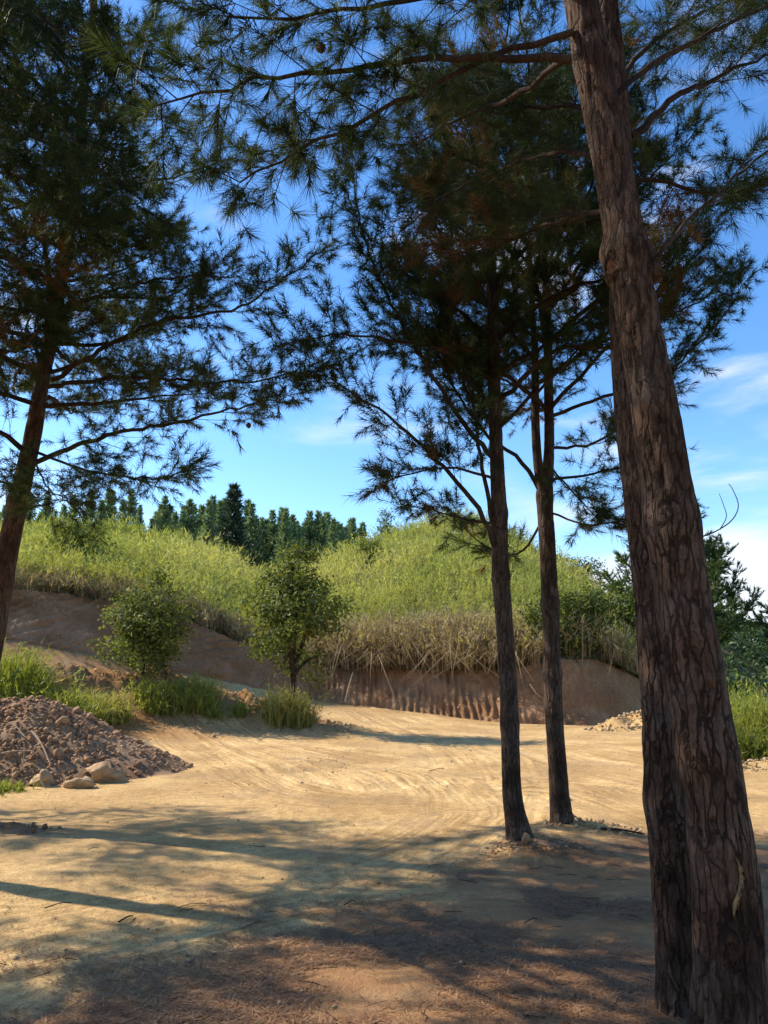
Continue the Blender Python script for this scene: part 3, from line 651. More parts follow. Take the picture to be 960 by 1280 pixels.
# ------------------------------------------------------------------ the pines round the yard
def scar_parts(t, path, rad, r):
    # sawn-off limb scars at the swelling above head height, a crust of resin lower down, a bare curved twig
    def disc(q, nrm, rr, name, m, lab=None):
        nrm = norm(np.asarray(nrm, float)); u = norm(np.cross(nrm, [0, 0, 1.0])); v = np.cross(u, nrm); g = Geo()
        th = np.linspace(0, 2 * np.pi, 18, endpoint=False); rings = [(1.5, -0.09), (1.3, -0.01), (1.05, 0.028), (0.9, 0.036), (0.5, 0.038)]
        def ring(s, o):
            w = rr * s * (1 + 0.12 * np.sin(th * 3 + rr * 90) + 0.07 * np.sin(th * 7)); o2 = o + 0.006 * np.sin(th * 5 + 1) + 0.004 * np.sin(th * 11)
            return q + nrm * o2[:, None] + u[None] * (w * np.cos(th))[:, None] + v[None] * (w * np.sin(th) * 1.3)[:, None]
        V = [ring(*k) for k in ((1.7, -0.09), (1.55, -0.01), (1.35, 0.022), (1.12, 0.028), (0.98, 0.014), (0.95, -0.01))]
        gc = Geo(); gc.add(np.vstack(V), None, grid_quads(len(V), 18), crack=0.35); col = gc.build('scar_collar', M['bark_near'], t, smooth=True)
        V = [ring(*k) for k in ((1.0, 0.004), (0.7, 0.010), (0.3, 0.003))]
        g.add(np.vstack(V), None, grid_quads(3, 18)); g.add(V[-1], [[0, i, i + 1] for i in range(1, 17)])
        o = g.build(name, m, t, smooth=True)
        if lab: o['label'] = lab
    A = P(768, 330, 3.535); disc(A, (-0.62, -0.78, 0.1), 0.042, 'branch_scar', M['cut'], 'orange sawn limb scar')
    B = P(818, 338, 3.55); disc(B, (0.95, -0.3, 0.15), 0.035, 'branch_scar', M['bark_near'], 'grey stub of a cut limb')
    g = Geo(); nz, na = 60, 26; zz = np.linspace(0, 1, nz); aa = np.linspace(-1, 1, na); V = []
    for z_ in zz:
        c = P(903 + 5 * math.sin(z_ * 5), 1062 + 78 * z_, 3.55); i_ = int(np.argmin(np.abs(path[:, 2] - c[2]))); ax, rr_ = path[i_], rad[i_]
        th0 = math.atan2(-1.0, (c[0] - ax[0]) / rr_ * 0.9); wd = 0.17 * math.sin(math.pi * min(1, z_ * 0.96 + 0.03)) ** 0.6 * (0.7 + 0.5 * vnoise(np.array([z_ * 7]), np.array([0.3]))[0])
        for a_ in aa:
            n_ = float(fbm(np.array([z_ * 16.0]), np.array([a_ * 5.0]), 0, 5, 3)[0]); q_ = 1 - abs(a_) ** 3; lift = -0.010 + 0.024 * q_ * min(1, 6 * z_, 6 * (1 - z_)) + 0.022 * n_
            th = th0 + wd * a_ + 0.03 * n_; R_ = rr_ + lift; V.append([ax[0] + R_ * math.cos(th), ax[1] + R_ * math.sin(th), c[2]])
    g.add(V, None, grid_quads(nz, na, False)); g.build('resin_crust', M['resin'], t, smooth=True)
    for pts, rr in ((((874, 672, 3.6), (895, 664, 3.55), (915, 650, 3.5), (923, 632, 3.5), (916, 612, 3.52), (911, 605, 3.52)), 0.0035), (((900, 662, 3.54), (908, 646, 3.5), (904, 630, 3.5), (899, 617, 3.5)), 0.0025)):
        g = Geo(); tube(g, catmull([P(*q) for q in pts], 18), np.linspace(rr, rr * 0.5, 18), 5, crack=0.3); g.build('twig', M['twig'], t, smooth=True)

def icosphere():
    t = (1 + 5 ** 0.5) / 2
    V = norm(np.array([(-1, t, 0), (1, t, 0), (-1, -t, 0), (1, -t, 0), (0, -1, t), (0, 1, t), (0, -1, -t), (0, 1, -t), (t, 0, -1), (t, 0, 1), (-t, 0, -1), (-t, 0, 1)], float))
    F = np.array([(0, 11, 5), (0, 5, 1), (0, 1, 7), (0, 7, 10), (0, 10, 11), (1, 5, 9), (5, 11, 4), (11, 10, 2), (10, 7, 6), (7, 1, 8), (3, 9, 4), (3, 4, 2), (3, 2, 6), (3, 6, 8), (3, 8, 9), (4, 9, 5), (2, 4, 11), (6, 2, 10), (8, 6, 7), (9, 8, 1)])
    return V, F
def subdivide(V, F):
    V = list(map(tuple, V)); cache = {}; out = []
    def mid(a, b):
        k = (min(a, b), max(a, b))
        if k not in cache: V.append(tuple(norm((np.array(V[a]) + np.array(V[b])) / 2))); cache[k] = len(V) - 1
        return cache[k]
    for a, b, c in F:
        x, y, z = mid(a, b), mid(b, c), mid(c, a); out += [(a, x, z), (b, y, x), (c, z, y), (x, y, z)]
    return np.array(V), np.array(out)
ICO = icosphere(); ICO2 = subdivide(*ICO); ICO3 = subdivide(*ICO2)

near = dict(nK=84, nl=0.13, nw=0.0032)
A_limbs = [
    ([(712, 76, 3.55), (650, 74, 3.5), (560, 74, 3.45), (480, 80, 3.4), (400, 92, 3.35), (300, 106, 3.3), (195, 132, 3.25)], 0.024, dict(tw_len=0.5, hang=0.35, up=0.2, start=0.3, dens=1.15, shoot=0.10)),
    ([(716, 40, 3.6), (640, 62, 3.6), (560, 95, 3.55), (480, 136, 3.5), (430, 162, 3.5), (360, 196, 3.45), (300, 228, 3.4)], 0.020, dict(tw_len=0.36, hang=0.15, start=0.3, dens=1.15, shoot=0.10)),
    ([(716, -10, 3.6), (600, -6, 3.5), (480, 5, 3.4), (380, 20, 3.3), (280, 20, 3.2)], 0.024, dict(tw_len=0.5, hang=0.3, start=0.2, dens=1.2, shoot=0.10)),
    ([(730, 60, 3.7), (640, 120, 4.3), (570, 150, 4.9), (505, 190, 5.4)], 0.022, dict(tw_len=0.6, dead=0.3, dens=1.2)),
    ([(760, 130, 3.65), (800, 96, 3.7), (850, 60, 3.8), (930, 18, 4.0), (1010, -20, 4.2)], 0.020, dict(tw_len=0.45, start=0.35, dead=0.2)),
    ([(818, 326, 3.55), (860, 278, 3.65), (905, 235, 3.75), (960, 188, 3.85), (1010, 150, 3.9)], 0.011, dict(tw_len=0.36, start=0.25, hang=0.2, dens=0.7, dead=0.2)),
]
B_limbs = [
    ([(788, 170, 4.15), (815, 150, 4.2), (850, 118, 4.3), (910, 92, 4.6), (980, 60, 5.0)], 0.026, dict(tw_len=0.5, start=0.35)),
    ([(790, 225, 4.15), (830, 226, 4.2), (880, 242, 4.3), (970, 236, 4.4)], 0.014, dict(tw_len=0.45, start=0.25, hang=0.2, dead=0.25)),
    ([(778, 205, 4.2), (700, 190, 4.8), (620, 215, 5.4), (545, 250, 5.9), (500, 290, 6.2)], 0.022, dict(tw_len=0.65, dead=0.35, dens=1.3, up=0.15)),
    ([(778, 260, 4.2), (710, 270, 4.9), (640, 300, 5.4), (560, 320, 5.9)], 0.020, dict(tw_len=0.6, dead=0.35, dens=1.3, up=0.15)),
    ([(776, 150, 4.2), (700, 130, 4.6), (620, 140, 5.0), (540, 130, 5.4)], 0.02, dict(tw_len=0.6, dead=0.25, dens=1.2)),
    ([(770, 110, 4.2), (810, 60, 4.5), (870, 20, 4.9), (940, -10, 5.3)], 0.022, dict(tw_len=0.6, dead=0.15)),
]
A, A_path = pine('thick leaning pine trunk with deep bark cracks at the right front', [
    (924, 1345, 3.55, 108), (916, 1280, 3.55, 96), (907, 1100, 3.55, 91), (893, 1000, 3.55, 86), (877, 900, 3.55, 82), (857, 770, 3.55, 76), (838, 640, 3.55, 72), (816, 500, 3.55, 64), (797, 400, 3.56, 59), (786, 335, 3.58, 56), (773, 250, 3.6, 53), (748, 120, 3.62, 50), (726, 0, 3.65, 47), (710, -80, 3.7, 45)],
    300, 72, M['bark_near'], A_limbs, [6.6, 7.3, 8.0, 8.8, 9.6, 10.4], 2.4, 11.6, 101, depth=0.011, cellw=0.11, cellh=0.5,
    whorl_lumps=((2.32, 0.010), (3.72, 0.030), (1.28, 0.008), (4.9, 0.014)), knots=((1.55, -1.5, 0.02), (2.4, -1.9, 0.022), (3.1, -1.3, 0.016)), cones=1, extra_parts=scar_parts, avoid=lambda az, h: h < 7 and math.cos(az) < 0.2, **near)
B, B_path = pine('slimmer pine trunk close behind the thick front trunk', [
    (858, 1310, 4.05, 70), (854, 1280, 4.05, 62), (839, 1100, 4.05, 54), (828, 960, 4.05, 51), (824, 880, 4.05, 49), (815, 760, 4.08, 47), (803, 640, 4.1, 45), (789, 530, 4.12, 43), (781, 400, 4.13, 41), (776, 250, 4.15, 38), (768, 100, 4.2, 34), (758, 0, 4.2, 30)],
    260, 60, M['bark_near'], B_limbs, [6.4, 7.2, 8.0, 8.8, 9.6], 2.2, 10.8, 202, depth=0.011, cellw=0.10, cellh=0.42,
    whorl_lumps=((1.1, 0.012), (2.6, 0.01)), knots=((0.95, -1.4, 0.03), (1.75, -1.2, 0.014)), nK=64, nl=0.125, nw=0.0038, avoid=lambda az, h: h < 7 and math.cos(az) < 0.2)

C_limbs = [
    ([(622, 690, 7.6), (600, 640, 7.5), (560, 592, 7.4), (500, 530, 7.2), (440, 490, 7.1), (385, 455, 7.0)], 0.032, dict(tw_len=0.6, start=0.28, dead=0.1)),
    ([(621, 670, 7.6), (604, 590, 7.55), (592, 510, 7.5), (578, 440, 7.5), (562, 385, 7.5)], 0.028, dict(tw_len=0.5, start=0.35)),
    ([(619, 575, 7.6), (575, 525, 7.4), (530, 450, 7.3), (480, 360, 7.2), (450, 280, 7.2), (440, 200, 7.2)], 0.030, dict(tw_len=0.5, start=0.3)),
    ([(617, 480, 7.6), (560, 440, 7.2), (480, 425, 7.0), (410, 420, 6.9), (355, 430, 6.9)], 0.026, dict(tw_len=0.6, start=0.3)),
    ([(618, 540, 7.6), (660, 500, 7.4), (720, 440, 7.2), (760, 380, 7.1)], 0.024, dict(tw_len=0.6, start=0.3)),
    ([(623, 655, 7.6), (585, 650, 7.9), (545, 640, 8.1), (500, 630, 8.2)], 0.014, dict(tw_len=0.45, start=0.35, dead=0.35)),
    ([(620, 600, 7.6), (570, 585, 7.2), (520, 590, 7.0), (475, 605, 6.9)], 0.016, dict(tw_len=0.5, start=0.3, dead=0.2)),
    ([(617, 430, 7.6), (650, 380, 7.5), (690, 320, 7.4), (710, 270, 7.4)], 0.022, dict(tw_len=0.6, start=0.25)),
]
C, C_path = pine('slender dark pine standing left of the middle pair', [
    (650, 1064, 7.62, 36), (647, 1040, 7.62, 31), (640, 990, 7.62, 27), (637, 900, 7.62, 25), (632, 800, 7.62, 24), (626, 720, 7.62, 24), (624, 640, 7.62, 22), (620, 550, 7.62, 19), (617, 450, 7.62, 18), (616, 380, 7.62, 16), (612, 300, 7.65, 13)],
    260, 48, M['bark_mid'], C_limbs, [4.3, 4.65, 5.0, 5.35, 5.7, 6.05, 6.4, 6.8, 7.3], 2.0, 8.6, 303, depth=0.009, cellw=0.08, cellh=0.3, whorl_lumps=((1.15, 0.012), (2.55, 0.016), (3.2, 0.012)),
    nK=62, nl=0.115, nw=0.0060, cones=1, inc=(15, 45), lower_dead=0.3, reach=lambda az, h: 0.62 if math.cos(az) < -0.3 else 1.0)
D_limbs = [
    ([(674, 612, 8.3), (650, 575, 8.2), (610, 545, 8.0), (570, 490, 7.8), (540, 430, 7.8)], 0.030, dict(tw_len=0.55, start=0.35, dead=0.1)),
    ([(686, 600, 8.3), (740, 592, 8.1), (785, 582, 8.0), (830, 570, 7.9)], 0.018, dict(tw_len=0.5, start=0.2, dead=0.2, hang=0.1)),
    ([(687, 560, 8.3), (740, 555, 8.5), (790, 520, 8.6), (830, 470, 8.7)], 0.020, dict(tw_len=0.5, start=0.2)),
    ([(690, 520, 8.3), (745, 500, 8.2), (800, 480, 8.1), (850, 452, 8.0), (905, 395, 7.9), (932, 352, 7.9)], 0.024, dict(tw_len=0.5, start=0.3)),
    ([(686, 470, 8.3), (750, 430, 8.3), (830, 398, 8.3), (880, 372, 8.3), (915, 338, 8.3)], 0.024, dict(tw_len=0.5, start=0.3)),
    ([(684, 640, 8.3), (735, 655, 8.0), (790, 650, 7.9)], 0.012, dict(tw_len=0.4, start=0.3, dead=0.35, hang=0.2)),
    ([(680, 650, 8.3), (650, 690, 8.7), (610, 685, 9.0), (570, 650, 9.2)], 0.016, dict(tw_len=0.5, start=0.3, dead=0.2)),
    ([(690, 585, 8.3), (720, 620, 8.0), (760, 660, 7.9)], 0.010, dict(tw_len=0.35, start=0.3, dead=0.4)),
]
def second_stem(t, path, rad, r):
    pts = [P(681, 622, 8.27), P(673, 585, 8.25), P(669, 520, 8.28), P(669, 450, 8.33), P(665, 380, 8.4), P(660, 300, 8.5)]
    g = Geo(); tube(g, catmull(pts, 60), np.linspace(0.056, 0.028, 60), 14, crack=0.2); g.build('second_stem', M['bark_mid'], t, smooth=True)
D, D_path = pine('slender forked pine, the right one of the middle pair', [
    (704, 1046, 8.3, 34), (702, 1035, 8.3, 30), (697, 960, 8.3, 26), (692, 880, 8.3, 25), (688, 760, 8.3, 24), (684, 680, 8.3, 23), (681, 620, 8.3, 22), (686, 570, 8.3, 15), (686, 500, 8.3, 13), (684, 400, 8.3, 11), (680, 320, 8.35, 9)],
    260, 48, M['bark_mid'], D_limbs, [4.5, 4.9, 5.3, 5.7, 6.1, 6.5, 7.0, 7.7], 1.9, 9.0, 404, depth=0.008, cellw=0.08, cellh=0.3, whorl_lumps=((1.6, 0.01), (2.35, 0.012), (3.55, 0.016)),
    nK=62, nl=0.115, nw=0.0060, cones=1, inc=(15, 45), lower_dead=0.25, extra_parts=second_stem)
E_limbs = [
    ([(45, 578, 8.5), (130, 546, 8.3), (260, 520, 8.0), (370, 492, 7.7)], 0.034, dict(tw_len=0.6, start=0.15, hang=0.15)),
    ([(55, 485, 8.6), (150, 472, 8.2), (300, 478, 7.8), (400, 452, 7.4)], 0.032, dict(tw_len=0.6, start=0.15, hang=0.1)),
    ([(65, 475, 8.4), (140, 430, 8.1), (200, 402, 8.0), (300, 383, 7.8), (410, 308, 7.6)], 0.032, dict(tw_len=0.5, start=0.2)),
    ([(85, 300, 8.5), (130, 245, 8.7), (220, 220, 8.9), (300, 195, 9.0)], 0.026, dict(tw_len=0.6, start=0.2)),
    ([(42, 575, 8.4), (0, 540, 8.2), (-60, 520, 8.0), (-140, 500, 7.8)], 0.04, dict(tw_len=0.6)),
    ([(45, 565, 8.5), (110, 588, 8.2), (180, 598, 8.0), (238, 588, 7.8)], 0.018, dict(tw_len=0.55, start=0.15, hang=0.25)),
    ([(40, 570, 8.5), (60, 610, 7.8), (90, 630, 7.3)], 0.012, dict(tw_len=0.5, start=0.2, hang=0.3)),
    ([(70, 390, 8.5), (150, 360, 8.0), (230, 345, 7.6), (300, 345, 7.3)], 0.024, dict(tw_len=0.6, start=0.2)),
    ([(75, 350, 8.5), (150, 310, 8.8), (220, 300, 9.2)], 0.024, dict(tw_len=0.6, start=0.2)),
    ([(20, 610, 8.5), (-30, 590, 8.0), (-90, 590, 7.6)], 0.016, dict(tw_len=0.6, start=0.2, hang=0.2)),
]
E, E_path = pine('leaning reddish pine at the left edge with long level branches', [
    (-62, 1036, 8.5, 42), (-58, 1010, 8.5, 37), (-34, 920, 8.5, 34), (-10, 800, 8.5, 32), (7, 700, 8.5, 30), (20, 640, 8.5, 27), (31, 590, 8.5, 25), (42, 540, 8.5, 23), (52, 480, 8.5, 20), (64, 420, 8.5, 19), (76, 350, 8.5, 18), (88, 280, 8.5, 16), (100, 180, 8.5, 14), (106, 80, 8.5, 12)],
    260, 48, M['bark_left'], E_limbs, [4.6, 5.0, 5.4, 5.8, 6.2, 6.6, 7.0, 7.4, 7.9, 8.4, 8.9, 9.5, 10.2], 2.8, 11.8, 505, depth=0.007, cellw=0.09, cellh=0.3, whorl_lumps=((2.6, 0.016), (3.55, 0.02)),
    nK=62, nl=0.115, nw=0.0060, cones=1, inc=(0, 25), tint=0.68, lower_dead=0.12, reach=lambda az, h: 0.62 if math.cos(az) > 0.2 else 1.0)
# neighbours to the left: one pine whose boughs hang into the top left corner, two more whose shade falls over the yard
def standing(x, y, lean, top, d0):
    """trunk control points for a pine given by its place on the ground"""
    out = []
    for h in (-0.1, 0.4, 1.5, 3.0, 4.5, 6.0):
        q = np.array([x + lean * h, y, h]); f = q - np.array([0, 0, CAMZ]); zc = f[1] * math.cos(PITCH) + f[2] * math.sin(PITCH); up = -f[1] * math.sin(PITCH) + f[2] * math.cos(PITCH)
        out.append((CX + FPX * f[0] / zc, CY - FPX * up / zc, q[1], (d0 - 0.018 * h) * FPX / zc))
    return out
F_limbs = [
    ([(-120, 60, 6.4), (-40, 90, 6.0), (40, 130, 5.7), (110, 190, 5.4), (150, 250, 5.2)], 0.03, dict(tw_len=0.6, start=0.2, dens=1.3)),
    ([(-120, 180, 6.4), (-40, 200, 6.0), (40, 230, 5.7), (100, 280, 5.5)], 0.026, dict(tw_len=0.6, start=0.2, dens=1.3)),
    ([(-120, -40, 6.4), (-20, -10, 6.0), (80, 40, 5.7), (170, 80, 5.5)], 0.03, dict(tw_len=0.6, start=0.2, dens=1.3)),
    ([(-100, 260, 6.6), (-30, 300, 6.4), (40, 330, 6.2), (90, 345, 6.1)], 0.02, dict(tw_len=0.6, start=0.2, dead=0.25)),
]
F_, F_path = pine('tall pine outside the left edge, dark boughs filling the top left corner', standing(-5.5, 7.1, 0.02, 12, 0.30), 120, 20, M['bark_left'], F_limbs,
    [4.0, 4.5, 5.0, 5.5, 6.0, 6.5, 7.0, 7.7, 8.5, 9.3], 2.8, 11.0, 606, nK=62, nl=0.115, nw=0.0060, inc=(0, 28), tint=0.4, lower_dead=0.15, rtop=0.03)
G_, _ = pine('pine left of the picture whose shadow darkens the lower left corner', standing(-9.4, 6.0, 0.0, 12, 0.30), 60, 14, M['bark_left'], [],
    [4.0, 5.0, 6.0, 7.0, 8.0], 2.3, 9.5, 707, nK=22, nl=0.12, nw=0.010, inc=(0, 28), dens=1.25)
H_, _ = pine('pine left of the picture whose shade spots the middle left ground', standing(-8.7, 10.3, 0.0, 12, 0.30), 60, 14, M['bark_left'], [],
    [3.6, 4.3, 5.0, 5.7, 6.4, 7.2, 8.0], 1.9, 9.0, 808, nK=22, nl=0.12, nw=0.010, inc=(0, 28), dens=1.1)

for k_, (x_, y_, rz_) in enumerate(((-4.2, -3.5, 0.7), (1.5, -4.5, 2.1), (6.0, -2.2, 3.0), (7.2, 2.4, 4.4), (-8.2, -0.6, 5.2), (9.6, 6.4, 1.2), (-1.2, -8.5, 0.2), (4.8, -8.0, 2.6))):  # unseen pines of the stand, added to cut the fill light from the sky
    o = copy_tree((G_, H_)[k_ % 2]); o.location = (x_, y_, float(gz_at(x_, y_)[0])); o.rotation_euler = (0, 0, rz_); o.scale = (1.15,) * 3
    tag(o, 'unseen pine of the stand, added behind the viewer to block sky light', 'tree', 'unseen sky-blocking pines behind the viewer')

# ------------------------------------------------------------------ broadleaf bushes, grass clumps
def leaves(g, pos, nrm, size, r, tint, aspect=0.5, dead=0.0):
    n = len(pos); nrm = norm(nrm); a = perp(nrm, r); b = np.cross(nrm, a); L = size * r.uniform(0.7, 1.25, (n, 1)); W = L * aspect
    V = np.stack([pos - a * L * 0.5, pos + b * W * 0.5 + nrm * L * 0.08, pos + a * L * 0.5, pos - b * W * 0.5 + nrm * L * 0.08], 1).reshape(-1, 3)
    i = np.arange(n)[:, None] * 4; F = np.concatenate([i + np.array([[0, 1, 2]]), i + np.array([[0, 2, 3]])])
    g.add(V, F, None, tint=np.repeat(np.clip(tint, 0, 1), 4), dead=np.repeat(np.broadcast_to(dead, (n,)), 4))
def leafy(name, base, label, cat, centre, radii, nclus, per, size, seed, stems, m='leaf', tint=0.45, group=None, clus=0.2, stem_r=0.05, shape=None):
    r = np.random.default_rng(seed); base = np.asarray(base, float); c = base + np.asarray(centre); radii = np.asarray(radii)
    t = thing(name, base, label, cat, group)
    d = norm(r.normal(size=(nclus * 2, 3))); q = r.random((nclus * 2, 1)) ** 0.45
    bump = 1 + 0.55 * fbm(d[:, 0] * 1.7 + seed, d[:, 1] * 2.2, d[:, 2] * 2.2, seed, 2)[:, None]
    cc = (d * q * bump)[:nclus]
    if shape: cc = cc * shape(cc[:, 2])[:, None] ** np.array([1, 1, 0])
    cl = c + cc * radii
    n = nclus * per; k = np.repeat(np.arange(nclus), per)
    pos = cl[k] + r.normal(0, clus, (n, 3)) * np.array([1, 1, 0.75])
    out = norm(pos - c); nr = norm(out * 0.6 + r.normal(0, 0.6, (n, 3)) + np.array([0, 0, 0.5]))
    ti = tint + r.normal(0, 0.18, n) + np.repeat(r.normal(0, 0.12, nclus), per)
    g = Geo(); leaves(g, pos, nr, size, r, ti)
    tag(g.build('crown', M[m], t), kind='stuff')
    for s in range(stems):
        tip = cl[r.integers(nclus)]; b0 = base + np.array([0, 0, -0.05]) if s == 0 else base + np.array([r.normal(0, 0.02), r.normal(0, 0.02), centre[2] * r.uniform(0.3, 0.45)])
        if s == 0: tip = c
        mid = b0 + (tip - b0) * 0.5 + np.array([0, 0, 0.12]); g = Geo(); tube(g, catmull([b0, mid, tip], 10), np.linspace(stem_r, 0.012, 10), 7, crack=0.2); g.build('stem', M['twig'], t, smooth=True)
    return t
def grass_geo(g, pos, r, blades, h, lean, w, tint, dead=0.0, seg=2, spread=0.12, curl=0.35):
    """arching blades: every blade a bent strip ending in a point"""
    n = len(pos); N = n * blades; k = np.repeat(np.arange(n), blades)
    hh = np.repeat(np.broadcast_to(np.asarray(h, float), (n,)), blades) * r.uniform(0.55, 1.15, N)
    az = r.uniform(0, 6.283, N); ln = np.abs(r.normal(0, lean, N)) + 0.05
    o = np.stack([np.cos(az), np.sin(az), 0 * az], -1); b = pos[k] + o * (np.abs(r.normal(0, spread, N)))[:, None]
    s = np.stack([-np.sin(az + r.normal(0, 0.6, N)), np.cos(az), 0 * az], -1) * (w / 2)
    z = np.array([0, 0, 1.0]); p1 = b + o * (ln * hh * 0.35)[:, None] + z * (hh * 0.62)[:, None]
    tip = b + o * (ln * hh * (0.9 + curl))[:, None] + z * (hh * (1.0 - curl * ln))[:, None]
    V = np.stack([b - s, b + s, p1 + s * 0.8, p1 - s * 0.8, tip], 1).reshape(-1, 3); i = np.arange(N)[:, None] * 5
    ti = np.clip(np.repeat(np.broadcast_to(tint, (n,)), blades) + r.normal(0, 0.14, N), 0, 1); dd = np.repeat(np.broadcast_to(dead, (n,)), blades)
    dd = np.clip(dd * (r.random(N) < 0.8) + (r.random(N) < 0.05), 0, 1)
    g.add(V, i + np.array([[3, 2, 4]]), i + np.array([[0, 1, 2, 3]]), tint=np.repeat(ti, 5), dead=np.repeat(dd, 5))
def plume_geo(g, pos, h, r, stems, leavesn, size, tint, dead=0.0, spread=0.35, lean=0.4):
    """bamboo plumes: slim culms with drooping narrow leaves up their length"""
    n = len(pos); N = n * stems; k = np.repeat(np.arange(n), stems); hh = np.repeat(h, stems) * r.uniform(0.55, 1.15, N)
    az = r.uniform(0, 6.283, N); o = np.stack([np.cos(az), np.sin(az), 0 * az], -1); ln = np.abs(r.normal(0, lean, N))
    b = pos[k] + o * np.abs(r.normal(0, spread, N))[:, None]
    tip = b + o * (hh * ln)[:, None] + np.array([0, 0, 1]) * (hh * (1 - 0.3 * ln))[:, None]
    t = r.random((N, leavesn, 1)) ** 0.6 * 0.85 + 0.15
    q = b[:, None] + (tip - b)[:, None] * t + o[:, None] * (t ** 2 * (hh * ln * 0.25)[:, None, None])
    d = norm(norm(tip - b)[:, None] * 0.9 + r.normal(0, 0.55, (N, leavesn, 3)) + np.array([0, 0, -0.15])); L = size * r.uniform(0.6, 1.3, (N, leavesn, 1)); s = perp(d, r) * L * 0.07
    V = np.stack([q - s, q + s, q + d * L], 2).reshape(-1, 3)
    ti = np.clip(np.repeat(np.broadcast_to(tint, (n,)), stems)[:, None] + r.normal(0, 0.15, (N, leavesn)), 0, 1)
    dd = np.clip(np.repeat(np.broadcast_to(dead, (n,)), stems)[:, None] * (r.random((N, leavesn)) < 0.8), 0, 1)
    g.add(V, np.arange(len(V)).reshape(-1, 3), None, tint=np.repeat(ti.ravel(), 3), dead=np.repeat(dd.ravel(), 3))

# bamboo thicket over the hill (nobody could count it)
r = np.random.default_rng(31)
def scatter_hill(n, t0, t1, u0=None, u1=None):
    u = r.uniform(_tu[0] * 0.80 if u0 is None else u0, U(815) if u1 is None else u1, n); t = r.uniform(t0, t1, n)
    return u, t, hill_point(u, t)
g = Geo()
u, t, p = scatter_hill(1100, 0.0, 0.22); patch = fbm(p[:, 0] * 0.25, p[:, 1] * 0.25, 0, 55, 3)
plume_geo(g, p, 1.25 + 0.3 * patch + r.normal(0, 0.12, len(p)), r, 10, 12, 0.19, 0.6 + 0.5 * patch, np.clip(sstep(0.12, 0.0, t) * 0.5 * sstep(U(360), U(400), u) * sstep(U(660), U(630), u) + 0.05, 0, 1))
u, t, p = scatter_hill(2350, 0.18, 0.62); patch = fbm(p[:, 0] * 0.22, p[:, 1] * 0.22, 0, 55, 3)
plume_geo(g, p, 1.3 + 0.8 * patch + r.normal(0, 0.15, len(p)), r, 7, 9, 0.27, 0.56 + 0.95 * patch, np.clip(0.04 + 0.6 * patch, 0, 0.4))
u, t, p = scatter_hill(2500, 0.58, 1.12); patch = fbm(p[:, 0] * 0.2, p[:, 1] * 0.2, 0, 55, 3)
plume_geo(g, p, 1.3 + 0.9 * patch + r.normal(0, 0.2, len(p)), r, 5, 10, 0.36, 0.56 + 0.95 * patch, np.clip(0.04 + 0.6 * patch, 0, 0.4))
tag(g.build('bamboo_thicket', M['cane']), 'yellow green bamboo thicket covering the hillside', 'bamboo', kind='stuff')
# dry canes hanging along the lip of the cut
g = Geo(); r = np.random.default_rng(32)
u = np.concatenate([U(392) + (U(648) - U(392)) * np.abs(np.mod(r.normal(0.5, 0.33, 700), 1.0)), r.uniform(_tu[0] * 0.8, U(330), 260), r.uniform(U(655), U(800), 60)]); p = hill_point(u, r.uniform(-0.0, 0.05, len(u))); p[:, 1] -= r.uniform(0.0, 0.7, len(u)); p[:, 2] -= 0.1
hh = np.where(u > U(380), r.uniform(0.8, 1.6, len(u)), r.uniform(0.3, 0.65, len(u)))
grass_geo(g, p, r, 5, hh, 0.28, 0.028, 0.25 + r.normal(0, 0.2, len(u)), spread=0.16, curl=0.2)
plume_geo(g, p + np.array([0, -0.1, 0.3]), hh * 0.85, r, 4, 6, 0.26, 0.7, spread=0.2, lean=0.3)
q = r.integers(0, len(p), 380); p2 = p[q] + np.array([0, -0.25, 0.2]); grass_geo(g, p2, r, 6, 0.75, 1.5, 0.02, 0.7, curl=0.75)
tag(g.build('dry_cane_fringe', M['straw']), 'dry tan canes along the lip of the cut bank', 'cane', kind='stuff')

def on_ground(px, Y):
    x = U(px) * Y; return np.array([x, Y, float(gz_at(x, Y)[0])])
def on_hill(px, t, py=720):
    u = np.array([U(px, py)]); return hill_point(u, np.array([t]))[0]
# the round tree on the mound
b = on_ground(366, 20.6)
leafy('broadleaf_tree', b, 'round leafy tree on the mound between the two tracks', 'tree', (0.06, 0, 2.75), (1.30, 1.25, 1.85), 150, 62, 0.12, 61, 9, tint=0.6, clus=0.17, stem_r=0.07,
      shape=lambda z: np.clip(1.08 - 0.62 * np.maximum(z, 0) - 0.25 * np.maximum(-z, 0), 0.3, 1.2))
b2 = on_ground(178, 20.9)
leafy('broadleaf_shrub', b2, 'rounded dark green shrub on the left embankment', 'bush', (0.05, 0, 1.15), (1.1, 1.0, 1.35), 135, 60, 0.115, 62, 9, tint=0.58, clus=0.18)
def clump(label, px, Y, h, rad, n, seed, m='grass', tint=0.5, dead=0.1, dy=0, name='grass_clump', blades=9):
    r = np.random.default_rng(seed); b = on_ground(px, Y); t = thing(name, b, label, 'grass')
    a = r.uniform(0, 6.283, n); q = np.sqrt(r.random(n)) * rad; x = b[0] + q * np.cos(a); y = b[1] + q * np.sin(a) * 0.7
    p = np.stack([x, y, gz_at(x, y) - 0.03], -1); g = Geo()
    grass_geo(g, p, r, blades, h * (1.1 - 0.5 * q / rad), 0.5, 0.022, tint + r.normal(0, 0.1, n), dead, spread=0.1, curl=0.45)
    plume_geo(g, p, h * (1.1 - 0.5 * q / rad), r, 3, 7, 0.16, tint, dead, spread=0.15)
    tag(g.build('blades', M[m], t), kind='stuff'); return t
clump('tawny grass tussock round the foot of the round tree', 360, 20.2, 1.0, 0.62, 75, 71, tint=0.62, dead=0.55)
clump('bright green grass on the front of the mound', 240, 20.5, 0.9, 0.62, 95, 72, tint=0.65)
